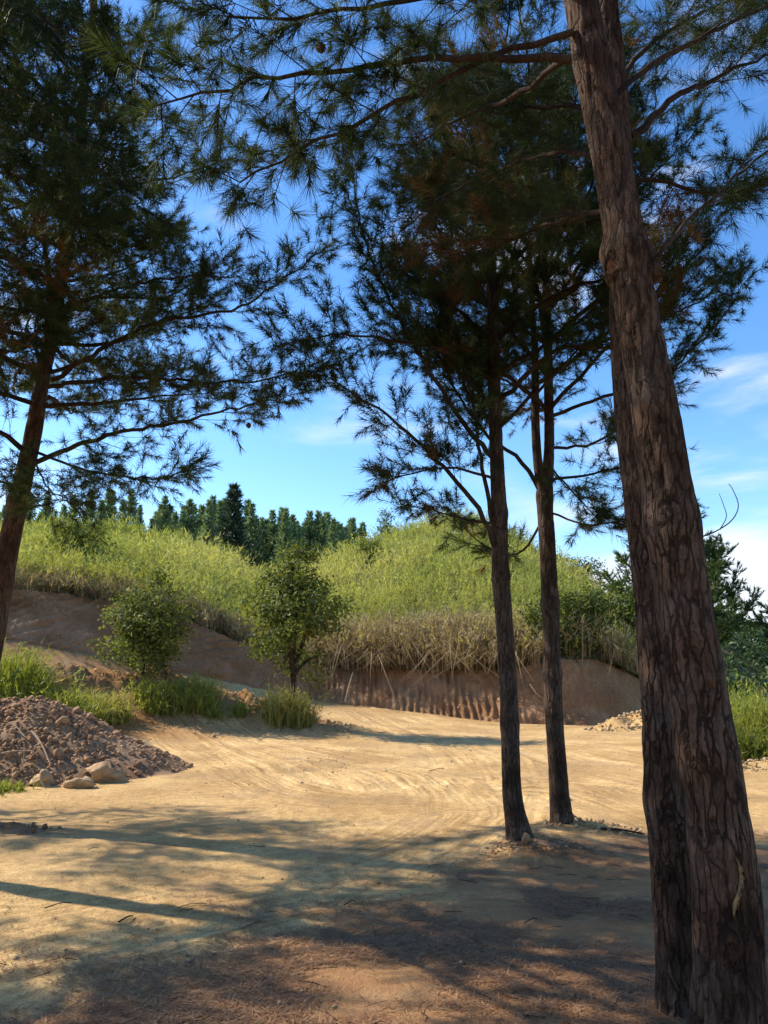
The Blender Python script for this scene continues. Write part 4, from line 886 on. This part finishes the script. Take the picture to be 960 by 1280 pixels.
clump('low bright green grass left of the mound grass, below the dark shrub', 196, 20.1, 0.65, 0.55, 70, 73, tint=0.65)
clump('feathery yellow green clump behind the gravel heap', 86, 18.2, 1.15, 0.80, 120, 74, tint=0.7, dead=0.1)
clump('thin pale grass between the feathery clump and the dark shrub', 135, 19.2, 0.8, 0.55, 45, 75, tint=0.75, dead=0.4)
clump('green brush beside the trunk at the left edge', 22, 18.5, 1.35, 0.9, 120, 76, tint=0.5, dead=0.05)
clump('small weed tuft on the bare right slope of the mound', 302, 20.3, 0.35, 0.2, 12, 77, tint=0.5)
clump('tiny weed at the foot of the mound grass', 272, 20.2, 0.3, 0.18, 10, 78, tint=0.6)
clump('dark fern brush low behind the left of the heap', 12, 15.2, 0.6, 0.75, 70, 79, tint=0.2, dead=0.05)
clump('small green weed in front of the boulders', 17, 11.05, 0.12, 0.16, 10, 80, tint=0.5)
# shrubs among the bamboo
leafy('hill_shrub', on_hill(95, 0.16, 700), 'yellowish shrub near the lip of the bank on the left', 'bush', (0, 0, 1.2), (1.2, 1.0, 1.0), 90, 26, 0.16, 63, 3, tint=0.75)
leafy('hill_shrub', on_hill(287, 0.62, 690), 'green shrub on the hill just below the tall spruce', 'bush', (0, 0, 1.2), (1.1, 1.0, 1.2), 70, 24, 0.2, 64, 3, tint=0.6)
leafy('hill_shrub', on_hill(462, 0.46, 722), 'bright green low shrub in the middle of the hillside', 'bush', (0, 0, 0.9), (1.0, 0.9, 0.85), 70, 24, 0.18, 65, 3, tint=0.65)
leafy('hill_shrub', on_hill(482, 0.66, 690), 'grey green upright shrub high on the hillside', 'bush', (0, 0, 1.4), (0.85, 0.8, 1.6), 70, 22, 0.18, 66, 3, tint=0.3)
leafy('hill_shrub', on_hill(410, 0.78, 690), 'dull grey shrub on the hill right of the plantation', 'bush', (0, 0, 1.3), (1.6, 1.0, 1.1), 80, 22, 0.2, 67, 3, tint=0.25)
leafy('hill_shrub', on_hill(715, 0.80, 720), 'dark shrub on the right shoulder of the hill', 'bush', (0, 0, 1.1), (2.2, 1.4, 1.3), 120, 22, 0.2, 68, 3, tint=0.15)
leafy('hill_shrub', on_hill(742, 0.70, 735), 'small dark shrub at the right end of the hill crest', 'bush', (0, 0, 0.9), (1.6, 1.2, 1.1), 90, 22, 0.2, 69, 3, tint=0.15)
leafy('hill_shrub', on_hill(772, 0.14, 800), 'drooping olive shrub at the right end of the cut', 'bush', (0, -0.5, 0.9), (1.7, 1.1, 1.6), 190, 34, 0.16, 70, 3, tint=0.35)
leafy('hill_shrub', on_hill(690, 0.03, 800), 'dark ragged shrub overhanging the bank behind the middle pines', 'bush', (0, -0.6, 0.9), (1.0, 0.8, 1.2), 110, 34, 0.14, 85, 3, tint=0.25)
leafy('hill_shrub', on_hill(730, 0.06, 790), 'low olive shrub between the middle pines and the thick trunk', 'bush', (0, -0.4, 0.9), (1.2, 0.8, 1.2), 120, 34, 0.15, 86, 3, tint=0.4)

# ------------------------------------------------------------------ far conifers
def conifer_mesh(h, rad, tiers, per, seed, blade, taper=0.9, up=0.25, n_leaf=16, tint=0.5, gap=0.0, fluff=0.0, wd=0.16):
    r = np.random.default_rng(seed); g = Geo(); gt = Geo()
    tube(gt, np.array([[0, 0, -0.3], [0.02, 0, h * 0.5], [0, 0.02, h * 0.97]]), [h * 0.017 + 0.03, h * 0.011 + 0.02, 0.012], 6, crack=0.2)
    for f in np.linspace(0.10 if gap == 0 else gap, 0.97, tiers):
        z = f * h + r.normal(0, h * 0.006); R = rad * (1 - f) ** taper * r.uniform(0.8, 1.15) + rad * 0.05; a0 = r.uniform(0, 6.28); m = max(3, int(per * (0.5 + 0.5 * (1 - f))))
        for c in range(m):
            az = a0 + c * 6.283 / m + r.normal(0, 0.2); L = R * r.uniform(0.65, 1.15); o = np.array([math.cos(az), math.sin(az), up + 0.5 * f]); o /= np.linalg.norm(o)
            k = n_leaf; t = r.uniform(0.15, 1.0, (k, 1)); q = np.array([0, 0, z]) + o * L * t + np.array([0, 0, 1]) * (t - 0.4) ** 2 * L * 0.2 + r.normal(0, 1, (k, 3)) * fluff * np.array([1, 1, 0.6]) * (0.4 + t)
            d = norm(o * 0.9 + r.normal(0, 0.5, (k, 3)) + np.array([0, 0, 0.15])); ln = blade * r.uniform(0.6, 1.3, (k, 1)) * (1.1 - 0.4 * t); s = perp(d, r) * ln * wd
            V = np.stack([q - s, q + s, q + d * ln], 1).reshape(-1, 3); ti = np.clip(tint + r.normal(0, 0.2) + r.normal(0, 0.1, k), 0, 1)
            g.add(V, np.arange(len(V)).reshape(-1, 3), None, tint=np.repeat(ti, 3), dead=0.0)
            if L > blade * 1.2: tube(gt, np.array([[0, 0, z], o * L * 0.8 + [0, 0, z]]), [0.02 + 0.004 * h, 0.01], 3, cap=False, crack=0.2)
    return g, gt
def conifer(name, loc, label, group, g, gt, m, rz=0.0, sc=1.0):
    t = thing(name, loc, label, 'tree', group); t.rotation_euler = (0, 0, rz); t.scale = (sc,) * 3
    for gg, nm, mm in ((gt, 'trunk', M['twig']), (g, 'crown', m)):
        o = bpy.data.objects.new(nm, gg if isinstance(gg, bpy.types.Mesh) else gg.mesh(nm, mm)); COL.objects.link(o); o.parent = t
        if nm == 'crown': o['kind'] = 'stuff'
    return t
variants = []
for i in range(4):
    gc, gtr = conifer_mesh(7.5, 2.05, 26, 8, 900 + i, 0.42, up=0.45, n_leaf=16, taper=0.95, wd=0.2)
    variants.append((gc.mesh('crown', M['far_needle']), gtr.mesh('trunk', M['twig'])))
r = np.random.default_rng(41)
spots = []
for k in range(22): spots.append((-30 + k * 9.6 + r.uniform(-5, 5), r.uniform(80, 92), 632 + r.uniform(-20, 14), 'L'))
for k in range(18): spots.append((190 + k * 5.4 + r.uniform(-3, 3), r.uniform(88, 104), 634 + r.uniform(-16, 16), 'M'))
for k in range(38): spots.append((308 + k * 3.9 + r.uniform(-3, 3), r.uniform(84, 112), 638 + 0.17 * (k * 3.9) + r.uniform(-14, 14), 'R'))
labs = {'L': 'slim young pine on the skyline seen under the left tree', 'M': 'slim young pine of the plantation left of the tall spruce', 'R': 'slim young pine of the plantation right of the tall spruce'}
for i, (px, Y, py, sd) in enumerate(spots):
    top = P(px, py, Y); zg = hill_point(np.array([top[0] / Y]), np.array([1 + (Y - crestY(top[0] / Y)) / 60]))[0][2]
    m = variants[i % 4]; conifer('young_pine', (top[0], Y, zg), labs[sd], {'L': 'pines on the skyline under the left tree', 'M': 'plantation pines left of the spruce', 'R': 'plantation pines right of the spruce'}[sd], m[0], m[1], None, r.uniform(0, 6.28), max(0.5, (top[2] - zg) / 7.5))
top = P(293, 609, 84); zg = hill_point(np.array([top[0] / 84]), np.array([1 + (84 - crestY(top[0] / 84)) / 60]))[0][2]
gc, gtr = conifer_mesh(top[2] - zg, 2.6, 22, 13, 950, 0.75, taper=0.75, up=0.12, n_leaf=22, tint=0.4)
conifer('tall_spruce', (top[0], 84, zg), 'tall dark spruce rising above the plantation on the skyline', None, gc, gtr, M['far_dark'])
# pine beyond the hill's right end, half hidden by the thick trunk, and its neighbour at the right edge
def far_pine(px, Y, pytop, pybase, rad, seed, label, tiers=10):
    r = np.random.default_rng(seed); top = P(px, pytop, Y); base = P(px, pybase, Y); base[0] = top[0]; h = top[2] - base[2]
    t = thing('open_pine', base, label, 'tree'); sh = Shoots()
    tp = catmull([base - [0, 0, 0.5], base + [0.1, 0, h * 0.5], top], 30); g = Geo(); tube(g, tp, np.linspace(0.2, 0.03, 30), 8, crack=0.3); g.build('trunk', M['bark_mid'], t, smooth=True)
    for f in np.linspace(0.22, 0.95, tiers):
        b = base + (top - base) * f; m = r.integers(4, 6); a0 = r.uniform(0, 6.28)
        for c in range(m):
            az = a0 + c * 6.283 / m + r.normal(0, 0.25); L = rad * (1 - f) ** 0.55 * r.uniform(0.65, 1.1); o = np.array([math.cos(az), math.sin(az), 0.0])
            pts = [b, b + o * L * 0.5 + [0, 0, L * 0.16], b + o * L * 0.85 + [0, 0, L * 0.34], b + o * L + [0, 0, L * 0.52]]
            g = Geo(); limb(g, sh, pts, 0.05, r, dens=0.42, tw_len=0.85, start=0.3, shoot=0.42, twr=0.012, k=5); g.build('branch', M['twig'], t, smooth=True)
    p, d, l, dd = sh.arrays(); g = Geo(); needles(g, p, d, l, 20, 0.30, 0.05, r, np.clip(0.5 + r.normal(0, 0.15, len(p)), 0, 1), dd, spread=(20, 75), droop=-0.25); tag(g.build('crown', M['mid_needle'], t), kind='stuff'); print('far pine', len(p))
far_pine(834, 42, 640, 880, 5.2, 961, 'open layered pine beyond the hill, half hidden by the thick trunk')
far_pine(1030, 40, 650, 900, 4.4, 962, 'pine just outside the right edge with branch tips showing')
# wooded valley side on the right
r = np.random.default_rng(42)
uu = r.uniform(0.36, 0.68, 560); yy = r.uniform(70, 165, 560); x = uu * yy; z = far_z(x, yy)
g = Geo()
for i in range(len(x)):
    n = 46; c = np.array([x[i], yy[i], z[i] + r.uniform(0.8, 2.0)]); d = norm(r.normal(size=(n, 3))); d[:, 2] = np.abs(d[:, 2]); rad = r.uniform(1.2, 2.6)
    leaves(g, c + d * rad * r.uniform(0.6, 1.0, (n, 1)) * np.array([1, 1, r.uniform(0.8, 1.3)]), d + r.normal(0, 0.4, (n, 3)), 0.75, r, r.uniform(0.15, 0.6) + r.normal(0, 0.12, n))
tag(g.build('far_woodland', M['mid_needle']), 'dark green woodland across the valley at the right', 'woodland', kind='stuff')
for k in range(9):
    px = 880 + k * 17 + r.uniform(-5, 5); Y = r.uniform(135, 160); xx = U(px, 800) * Y; m = variants[k % 4]
    conifer('young_pine', (xx, Y, far_z(np.array([xx]), np.array([Y]))[0]), 'pine on the far ridge at the right edge', 'pines on the far ridge', m[0], m[1], None, r.uniform(0, 6.28), r.uniform(0.8, 1.25))
# green scrub at the right edge of the yard
for px, Y, h, rd, sd, lab, ti in ((948, 15.2, 1.45, 0.9, 81, 'tall feathery scrub at the right edge of the yard', 0.6), (925, 14.6, 0.7, 0.6, 82, 'low dark scrub beside the thick trunk at the yard edge', 0.25), (985, 15.5, 1.5, 0.9, 83, 'feathery scrub running out of the right edge', 0.55), (905, 17.0, 1.6, 1.0, 84, 'scrub seen just right of the thick trunk', 0.5)):
    clump(lab, px, Y, h, rd, 120, sd, tint=ti, dead=0.08, name='scrub', blades=7)

# ------------------------------------------------------------------ gravel heap, boulders, sticks, rubble
def heap_h(x, y):
    ax = np.clip(x, -9.5, -6.0); cyc = 13.25 + 0.08 * (x + 6); dx = np.maximum(x - (-6.0), 0) / 2.75 + np.maximum(-9.5 - x, 0) / 2.2; dy = (y - cyc) / np.where(y < cyc, 2.0, 2.2)
    d = np.sqrt(dx ** 2 + dy ** 2); n = fbm(x * 0.9, y * 0.9, 0, 12, 3) * 0.22
    return 1.34 * np.clip(1 - d, -0.3, 1) ** 1.0 * (d < 1) + (d >= 1) * 1.34 * (1 - d) * 0.5 + n * np.clip(1 - d, 0, 1) ** 0.5 - 0.12 * np.exp(-(d / 0.2) ** 2) + 0.02
hx = np.linspace(-12.2, -2.9, 150); hy = np.linspace(10.9, 15.9, 100); HX, HY = np.meshgrid(hx, hy)
hz = gz_at(HX.ravel(), HY.ravel()) + heap_h(HX.ravel(), HY.ravel()) + fbm(HX.ravel() * 5, HY.ravel() * 5, 0, 13, 3) * 0.06 - 0.03
heap_base = np.array([-7.2, 13.2, 0.0]); heap = thing('gravel_heap', heap_base, 'large heap of brown gravel and soil at the left', 'heap')
g = Geo(); g.add(np.stack([HX.ravel(), HY.ravel(), hz], -1), None, grid_quads(100, 150, False)); g.build('soil_mound', M['heap'], heap, smooth=True)
_hzi = hz.reshape(HX.shape)
def heap_at(x, y):
    i = np.clip(np.searchsorted(hx, x) - 1, 0, 148); j = np.clip(np.searchsorted(hy, y) - 1, 0, 98); a = (x - hx[i]) / (hx[1] - hx[0]); b = (y - hy[j]) / (hy[1] - hy[0])
    return (_hzi[j, i] * (1 - a) + _hzi[j, i + 1] * a) * (1 - b) + (_hzi[j + 1, i] * (1 - a) + _hzi[j + 1, i + 1] * a) * b
def rock(r, V, F, s, rough=0.22, flatz=0.7):
    n = norm(r.normal(size=(7, 3))); W = V.copy()
    for q in n:                                           # knock flat facets off the ball
        h = r.uniform(0.55, 0.9); d = W @ q; W = W - np.maximum(d - h, 0)[:, None] * q
    W = W * (1 + r.normal(0, rough * 0.3, (len(V), 1))) * r.uniform(0.7, 1.25, 3) * np.array([1, 1, flatz])
    return W * s
r = np.random.default_rng(51)
rock_meshes = []
for i in range(10):
    g = Geo(); g.add(rock(r, *ICO, 1.0), ICO[1], tint=r.random()); rock_meshes.append(g.mesh('stone', M['stone']))
n = 5200; x = r.uniform(-7.8, -3.1, n); y = r.uniform(11.1, 13.9, n); hgt = heap_h(x, y)
keep = (hgt > 0.03 + 0.25 * (r.random(n) < 0.3) * (x > -4.6)) & (r.random(n) < np.where(x > -4.7, 0.55, 1.0)) ; x, y = x[keep], y[keep]; z = heap_at(x, y); s = np.clip(r.lognormal(math.log(0.024), 0.5, len(x)), 0.010, 0.10)
order = np.argsort(-s * (x > -7.2))
for k, i in enumerate(order[:300]):
    o = bpy.data.objects.new('stone', rock_meshes[k % 10]); COL.objects.link(o); o.parent = heap
    o.location = (x[i] - heap_base[0], y[i] - heap_base[1], z[i] + s[i] * 0.25); o.rotation_euler = tuple(r.uniform(0, 6.28, 3)); o.scale = (s[i],) * 3
g = Geo()
for i in order[300:]:
    W = rock(r, *ICO, s[i]); g.add(W + np.array([x[i], y[i], z[i] + s[i] * 0.25]), ICO[1], tint=r.random())
tag(g.build('small_stones', M['stone'], heap), kind='stuff')
for px, py, sx, sy, lab, sd in ((43, 974, 0.17, 0.75, 'smooth tan boulder at the foot of the gravel heap', 1), (128, 968, 0.23, 0.85, 'rough brown boulder at the foot of the heap, right of the smooth one', 2), (92, 975, 0.17, 0.6, 'low crumbling boulder between the smooth and the rough one', 3), (2, 972, 0.2, 0.8, 'boulder cut by the left edge below the gravel heap', 4)):
    r = np.random.default_rng(510 + sd); q = flat(px, py + 12); W = rock(r, *ICO3, 1.0, 0.10, sy); W[:, :] *= sx * np.array([1.25, 0.9, 1.0])
    W += norm(W) * ((fbm(W[:, 0] * 7, W[:, 1] * 7, W[:, 2] * 7, sd, 4) * 0.22 - np.abs(vnoise(W[:, 0] * 9, W[:, 1] * 9, W[:, 2] * 14, sd + 5)) * 0.07) * sx / 0.25)[:, None]
    loc = np.array([q[0], q[1] + 0.2, float(gz_at(q[0], q[1] + 0.2)[0]) + sx * sy * 0.45]); g = Geo(); g.add(W + loc, ICO3[1], tint=0.2 * sd)
    tag(g.build('boulder', M['boulder'], smooth=(sd == 1), loc=loc), lab, 'boulder')
def stick(label, pts, r0, name='stick', m='drystick'):
    P3 = np.array(pts); g = Geo(); n = 16; c = catmull(P3, n); tube(g, c, np.linspace(r0, r0 * 0.6, n), 6, crack=0.0); loc = P3[0]
    return tag(g.build(name, M[m], smooth=True, loc=loc), label, 'stick')
def hp(px, Y, dz=0.06):
    x_ = U(px, 930) * Y; z_ = heap_at(np.array([x_]), np.array([Y]))[0]; return (x_, Y, z_ + dz)
stick('pale slanting stick on the face of the gravel heap', [hp(38, 12.3, 0.12), hp(52, 12.1, 0.10), hp(66, 11.85, 0.05)], 0.017)
stick('thin bent stick lying left on the gravel heap', [hp(2, 11.8, 0.1), hp(18, 11.9, 0.09), hp(38, 11.95, 0.08)], 0.012)
stick('thin upright stick standing in the gravel heap', [hp(31, 11.7, 0.0), hp(31, 11.72, 0.22), hp(30, 11.74, 0.36)], 0.009)
stick('short pale stick between the two front boulders', [hp(54, 11.4, 0.2), hp(60, 11.35, 0.12), hp(70, 11.3, 0.06)], 0.014)
stick('dark stick near the top left of the heap', [hp(8, 12.4, 0.08), hp(18, 12.35, 0.08), hp(32, 12.2, 0.08)], 0.012)
bu = U(436); stick('pale cane lying down the cut bank behind the round tree', [(bu * 27.7 - 0.12, 27.55, zat(430, 878, 27.55)), (bu * 27.8, 27.85, zat(437, 858, 27.85)), (bu * 28 + 0.15, 28.1, zat(442, 840, 28.1))], 0.028)
stick('bent bare twig on the bank between the middle pines', [P(662, 855, 25.6), P(672, 868, 25.4), P(684, 876, 25.3)], 0.014)
def fl(px, py, dz=0.012):
    q = flat(px, py); return (q[0], q[1], float(gz_at(q[0], q[1])[0]) + dz)
for lab, a, b_, rr in (('small dark twig on the sunlit track left of the middle pines', (537, 964), (556, 959), 0.006), ('twig on the shaded ground at the lower left', (148, 1160), (166, 1150), 0.006), ('long thin twig lying along the lower left ground', (55, 1142), (90, 1134), 0.004),
                       ('twig in the shade near the picture centre bottom', (430, 1128), (445, 1124), 0.004), ('thin stick by the foot of the right middle pine', (716, 1020), (718, 1040), 0.010), ('pale twig in the needle litter right of centre', (655, 1152), (672, 1147), 0.004), ('dark strip standing in for the trunk shadow right of the middle pair', (752, 1047), (806, 1046), 0.014)):  # last entry is a dark strip modelled in place of a trunk's cast shadow
    A_, B_ = np.array(fl(*a)), np.array(fl(*b_)); stick(lab, [A_, (A_ + B_) / 2 + np.array([0.01, 0.01, 0.012]), B_], rr, 'twig_or_shadow', 'twig')
def rubble(label, cx, cy_, rx, ry, n, h, seed, smax=0.10, m='rubble', name='rubble_pile', nparts=60):
    r = np.random.default_rng(seed); b = np.array([cx, cy_, float(gz_at(cx, cy_)[0])]); t = thing(name, b, label, 'rubble')
    k = 28; a, q = np.meshgrid(np.linspace(0, 2 * np.pi, 40, endpoint=False), np.linspace(0, 1, k)); x_ = cx + rx * q * np.cos(a); y_ = cy_ + ry * q * np.sin(a)
    hz_ = h * (1 - q ** 1.4) * (0.8 + 0.5 * fbm(x_ * 1.4, y_ * 1.4, 0, seed + 1, 3)) + fbm(x_ * 4, y_ * 4, 0, seed, 3) * h * 0.5 * (1 - q) - 0.04 * q; z_ = gz_at(x_.ravel(), y_.ravel()).reshape(x_.shape) + hz_
    g = Geo(); g.add(np.stack([x_, y_, z_], -1).reshape(-1, 3), None, grid_quads(k, 40)); g.build('soil', M['ground'] if m == 'rubble' else M['heap'], t, smooth=True)
    g2 = Geo(); aa = r.uniform(0, 6.283, n); qq = np.sqrt(r.random(n)) * 1.1; s_ = np.clip(r.lognormal(math.log(smax * 0.33), 0.5, n), 0.01, smax); od = np.argsort(-s_)
    for j, i in enumerate(od):
        x1, y1 = cx + rx * qq[i] * math.cos(aa[i]), cy_ + ry * qq[i] * math.sin(aa[i]); z1 = float(gz_at(x1, y1)[0]) + h * max(0, 1 - qq[i] ** 1.4) * 0.8 + s_[i] * 0.1
        if j < nparts:
            o = bpy.data.objects.new('stone', (rub_meshes if m == 'rubble' else rock_meshes)[(j * 7 + seed) % 8]); COL.objects.link(o); o.parent = t; o.location = (x1 - b[0], y1 - b[1], z1 - b[2]); o.rotation_euler = tuple(r.uniform(0, 6.28, 3)); o.scale = (s_[i],) * 3
        else: g2.add(rock(r, *ICO, s_[i]) + np.array([x1, y1, z1]), ICO[1], tint=r.random())
    if g2.n: tag(g2.build('small_stones', M[m], t), kind='stuff')
    return t
r = np.random.default_rng(52); rub_meshes = []
for i in range(8):
    g = Geo(); g.add(rock(r, *ICO, 1.0), ICO[1], tint=r.random()); rub_meshes.append(g.mesh('stone', M['rubble']))
rubble('pale heap of broken earth where the bank ends behind the front pines', U(796) * 23.2, 23.2, 1.5, 0.9, 520, 0.62, 5, 0.10)
rubble('line of pale rubble at the right edge of the yard', U(950) * 13.6, 13.6, 1.0, 0.45, 260, 0.18, 6, 0.09)
rubble('small clods and roots piled by the right middle pine', *flat(742, 1042), 0.5, 0.28, 150, 0.05, 7, 0.045, nparts=20)
rubble('dark clods and roots at the left edge of the shade', *flat(8, 1042), 0.55, 0.22, 120, 0.10, 8, 0.05, m='stone', nparts=15)
rubble('soil and bark crumbs round the foot of the left middle pine', *flat(672, 1066), 0.5, 0.2, 130, 0.03, 9, 0.03, m='stone', nparts=10)
# wedge of wood leaning at the foot of the left middle pine
q = flat(656, 1066); g = Geo(); W = rock(np.random.default_rng(77), *ICO, 0.07, 0.3, 0.9) * np.array([0.9, 0.6, 1.25]); lc = np.array([q[0], q[1] - 0.05, float(gz_at(q[0], q[1])[0]) + 0.05]); g.add(W + lc, ICO[1], crack=0.0); tag(g.build('wood_chunk', M['cut2'], loc=lc), 'tan chunk of wood at the foot of the left middle pine', 'wood')

# stones showing in the cut, soil crumbs along its foot, roots hanging from its lip
OV = np.array([(1, 0, 0), (-1, 0, 0), (0, 1, 0), (0, -1, 0), (0, 0, 1), (0, 0, -1)], float); OF = np.array([(0, 2, 4), (2, 1, 4), (1, 3, 4), (3, 0, 4), (2, 0, 5), (1, 2, 5), (3, 1, 5), (0, 3, 5)])
def pebbles(g, p, s, r):
    n = len(p); V = OV[None] * s[:, None, None] * r.uniform(0.55, 1.3, (n, 6, 1)); Q = norm(r.normal(size=(n, 3))); W = perp(Q, r); B3 = np.cross(Q, W)
    V = V[..., 0:1] * Q[:, None] + V[..., 1:2] * W[:, None] + V[..., 2:3] * B3[:, None] * 0.8 + p[:, None]
    g.add(V.reshape(-1, 3), (OF[None] + np.arange(n)[:, None, None] * 6).reshape(-1, 3), tint=np.repeat(r.random(n), 6))
r = np.random.default_rng(57); g = Geo()
k = r.integers(0, len(bankV), 1500); k = k[vf[k] > 0.02]; pebbles(g, bankV[k] + r.normal(0, 0.05, (len(k), 3)) * np.array([1, 0.2, 1]), np.clip(r.lognormal(math.log(0.022), 0.5, len(k)), 0.010, 0.08), r)
k = r.integers(0, len(us), 1800) + 4 * len(us); q = bankV[k]; q = q + np.stack([r.normal(0, 0.1, len(k)), -np.abs(r.normal(0, 0.35, len(k))), 0 * k], -1); q[:, 2] = gz_at(q[:, 0], q[:, 1]); pebbles(g, q + [0, 0, 0.02], np.clip(r.lognormal(math.log(0.024), 0.55, len(k)), 0.010, 0.10), r)
tag(g.build('embedded_stones', M['stone'], bank), kind='stuff')
g = Geo()
for i_ in range(150):
    k = len(bankV) - 1 - r.integers(0, len(us)); q = bankV[k]; L_ = r.uniform(0.25, 0.9); q1 = q + [r.normal(0, 0.15), -0.12, -L_ * 0.5]; q2 = q + [r.normal(0, 0.25), -0.2 - 0.4 * L_, -L_]
    tube(g, catmull([q + [0, 0.1, 0.1], q1, q2], 6), np.linspace(0.010, 0.004, 6), 3, cap=False)
tag(g.build('hanging_roots', M['drystick'], bank), kind='stuff')
# gravel, clods and fallen needles strewn over the yard
r = np.random.default_rng(53); g = Geo()
n = 2600; ri = r.integers(0, 200, 1600) + 40; x = np.concatenate([r.uniform(-9, 9, n), r.normal(U(410) * 14.2, 0.5, 350), _RX[ri] + r.normal(0, 0.9, 1600)]); y = np.concatenate([3.6 + 20 * r.random(n) ** 1.5, r.normal(14.2, 1.4, 350), _RY[ri] - 0.4 + r.normal(0, 0.8, 1600)]); isc = np.arange(len(x)) >= n + 350; mm = np.abs(x / y) < 0.62; x, y, isc = x[mm], y[mm], isc[mm]; z = gz_at(x, y)
s = np.clip(r.lognormal(math.log(0.007), 0.55, len(x)), 0.003, 0.03) * np.where(isc, 2.8, 1.0)
OV = np.array([(1, 0, 0), (-1, 0, 0), (0, 1, 0), (0, -1, 0), (0, 0, 1), (0, 0, -1)], float); OF = np.array([(0, 2, 4), (2, 1, 4), (1, 3, 4), (3, 0, 4), (2, 0, 5), (1, 2, 5), (3, 1, 5), (0, 3, 5)])
V = OV[None] * s[:, None, None] * r.uniform(0.6, 1.3, (len(x), 6, 1)); ang = r.uniform(0, 6.28, len(x)); ca, sa = np.cos(ang)[:, None], np.sin(ang)[:, None]
V = np.stack([V[..., 0] * ca - V[..., 1] * sa, V[..., 0] * sa + V[..., 1] * ca, V[..., 2] * 0.8], -1) + np.stack([x, y, z + s * 0.3], -1)[:, None]
g.add(V.reshape(-1, 3), (OF[None] + np.arange(len(x))[:, None, None] * 6).reshape(-1, 3), tint=np.repeat(r.random(len(x)), 6))
tag(g.build('strewn_gravel', M['rubble']), 'loose gravel and clods strewn over the dirt yard', 'gravel', kind='stuff')
n = 190000; y = 3.3 + 5.6 * r.random(n) ** 1.2; x = r.uniform(-0.62, 0.72, n) * y
pl = sstep(-1.6, 1.4, x + (6.2 - y) * 0.8) * sstep(8.9, 7.6, y); pl = pl * sstep(-0.25, 0.3, fbm(x * 1.6, y * 2.6, 0, 14, 3)) + 0.02
k = r.random(n) < pl; x, y = x[k], y[k]; n = len(x); z = gz_at(x, y) + r.uniform(0.003, 0.012, n); a = r.uniform(0, np.pi, n); L = r.uniform(0.05, 0.13, n); d = np.stack([np.cos(a), np.sin(a), r.normal(0, 0.05, n)], -1); sd = np.stack([-np.sin(a), np.cos(a), 0 * a], -1) * 0.0028
b = np.stack([x, y, z], -1); V = np.stack([b - sd, b + sd, b + d * L[:, None]], 1).reshape(-1, 3); g = Geo(); g.add(V, np.arange(len(V)).reshape(-1, 3), tint=np.repeat(r.random(n), 3), dead=0.0)
tag(g.build('needle_litter', M['litter']), 'reddish fallen pine needles lying under the pines', 'needles', kind='stuff')
g = Geo(); n = 260; y = 3.4 + 5 * r.random(n) ** 1.3; x = r.uniform(-0.6, 0.6, n) * y; k = r.random(n) < 0.25 + 0.75 * sstep(-2, 1, x + (6.2 - y) * 0.8); x, y = x[k], y[k]; z = gz_at(x, y)
for a_, b_, c_ in zip(x, y, z):
    th_ = r.uniform(0, 6.28); L_ = r.uniform(0.04, 0.20); d_ = np.array([math.cos(th_), math.sin(th_), 0]); m_ = np.array([-d_[1], d_[0], 0]) * r.normal(0, 0.12) * L_
    tube(g, np.array([[a_, b_, c_ + 0.006], np.array([a_, b_, c_ + 0.012]) + d_ * L_ * 0.5 + m_, np.array([a_, b_, c_ + 0.006]) + d_ * L_]), np.array([1, 0.9, 0.6]) * r.uniform(0.0012, 0.0032), 4, crack=0.2)
tag(g.build('twig_litter', M['bark_left']), 'broken twigs scattered over the shaded ground', 'twigs', kind='stuff')
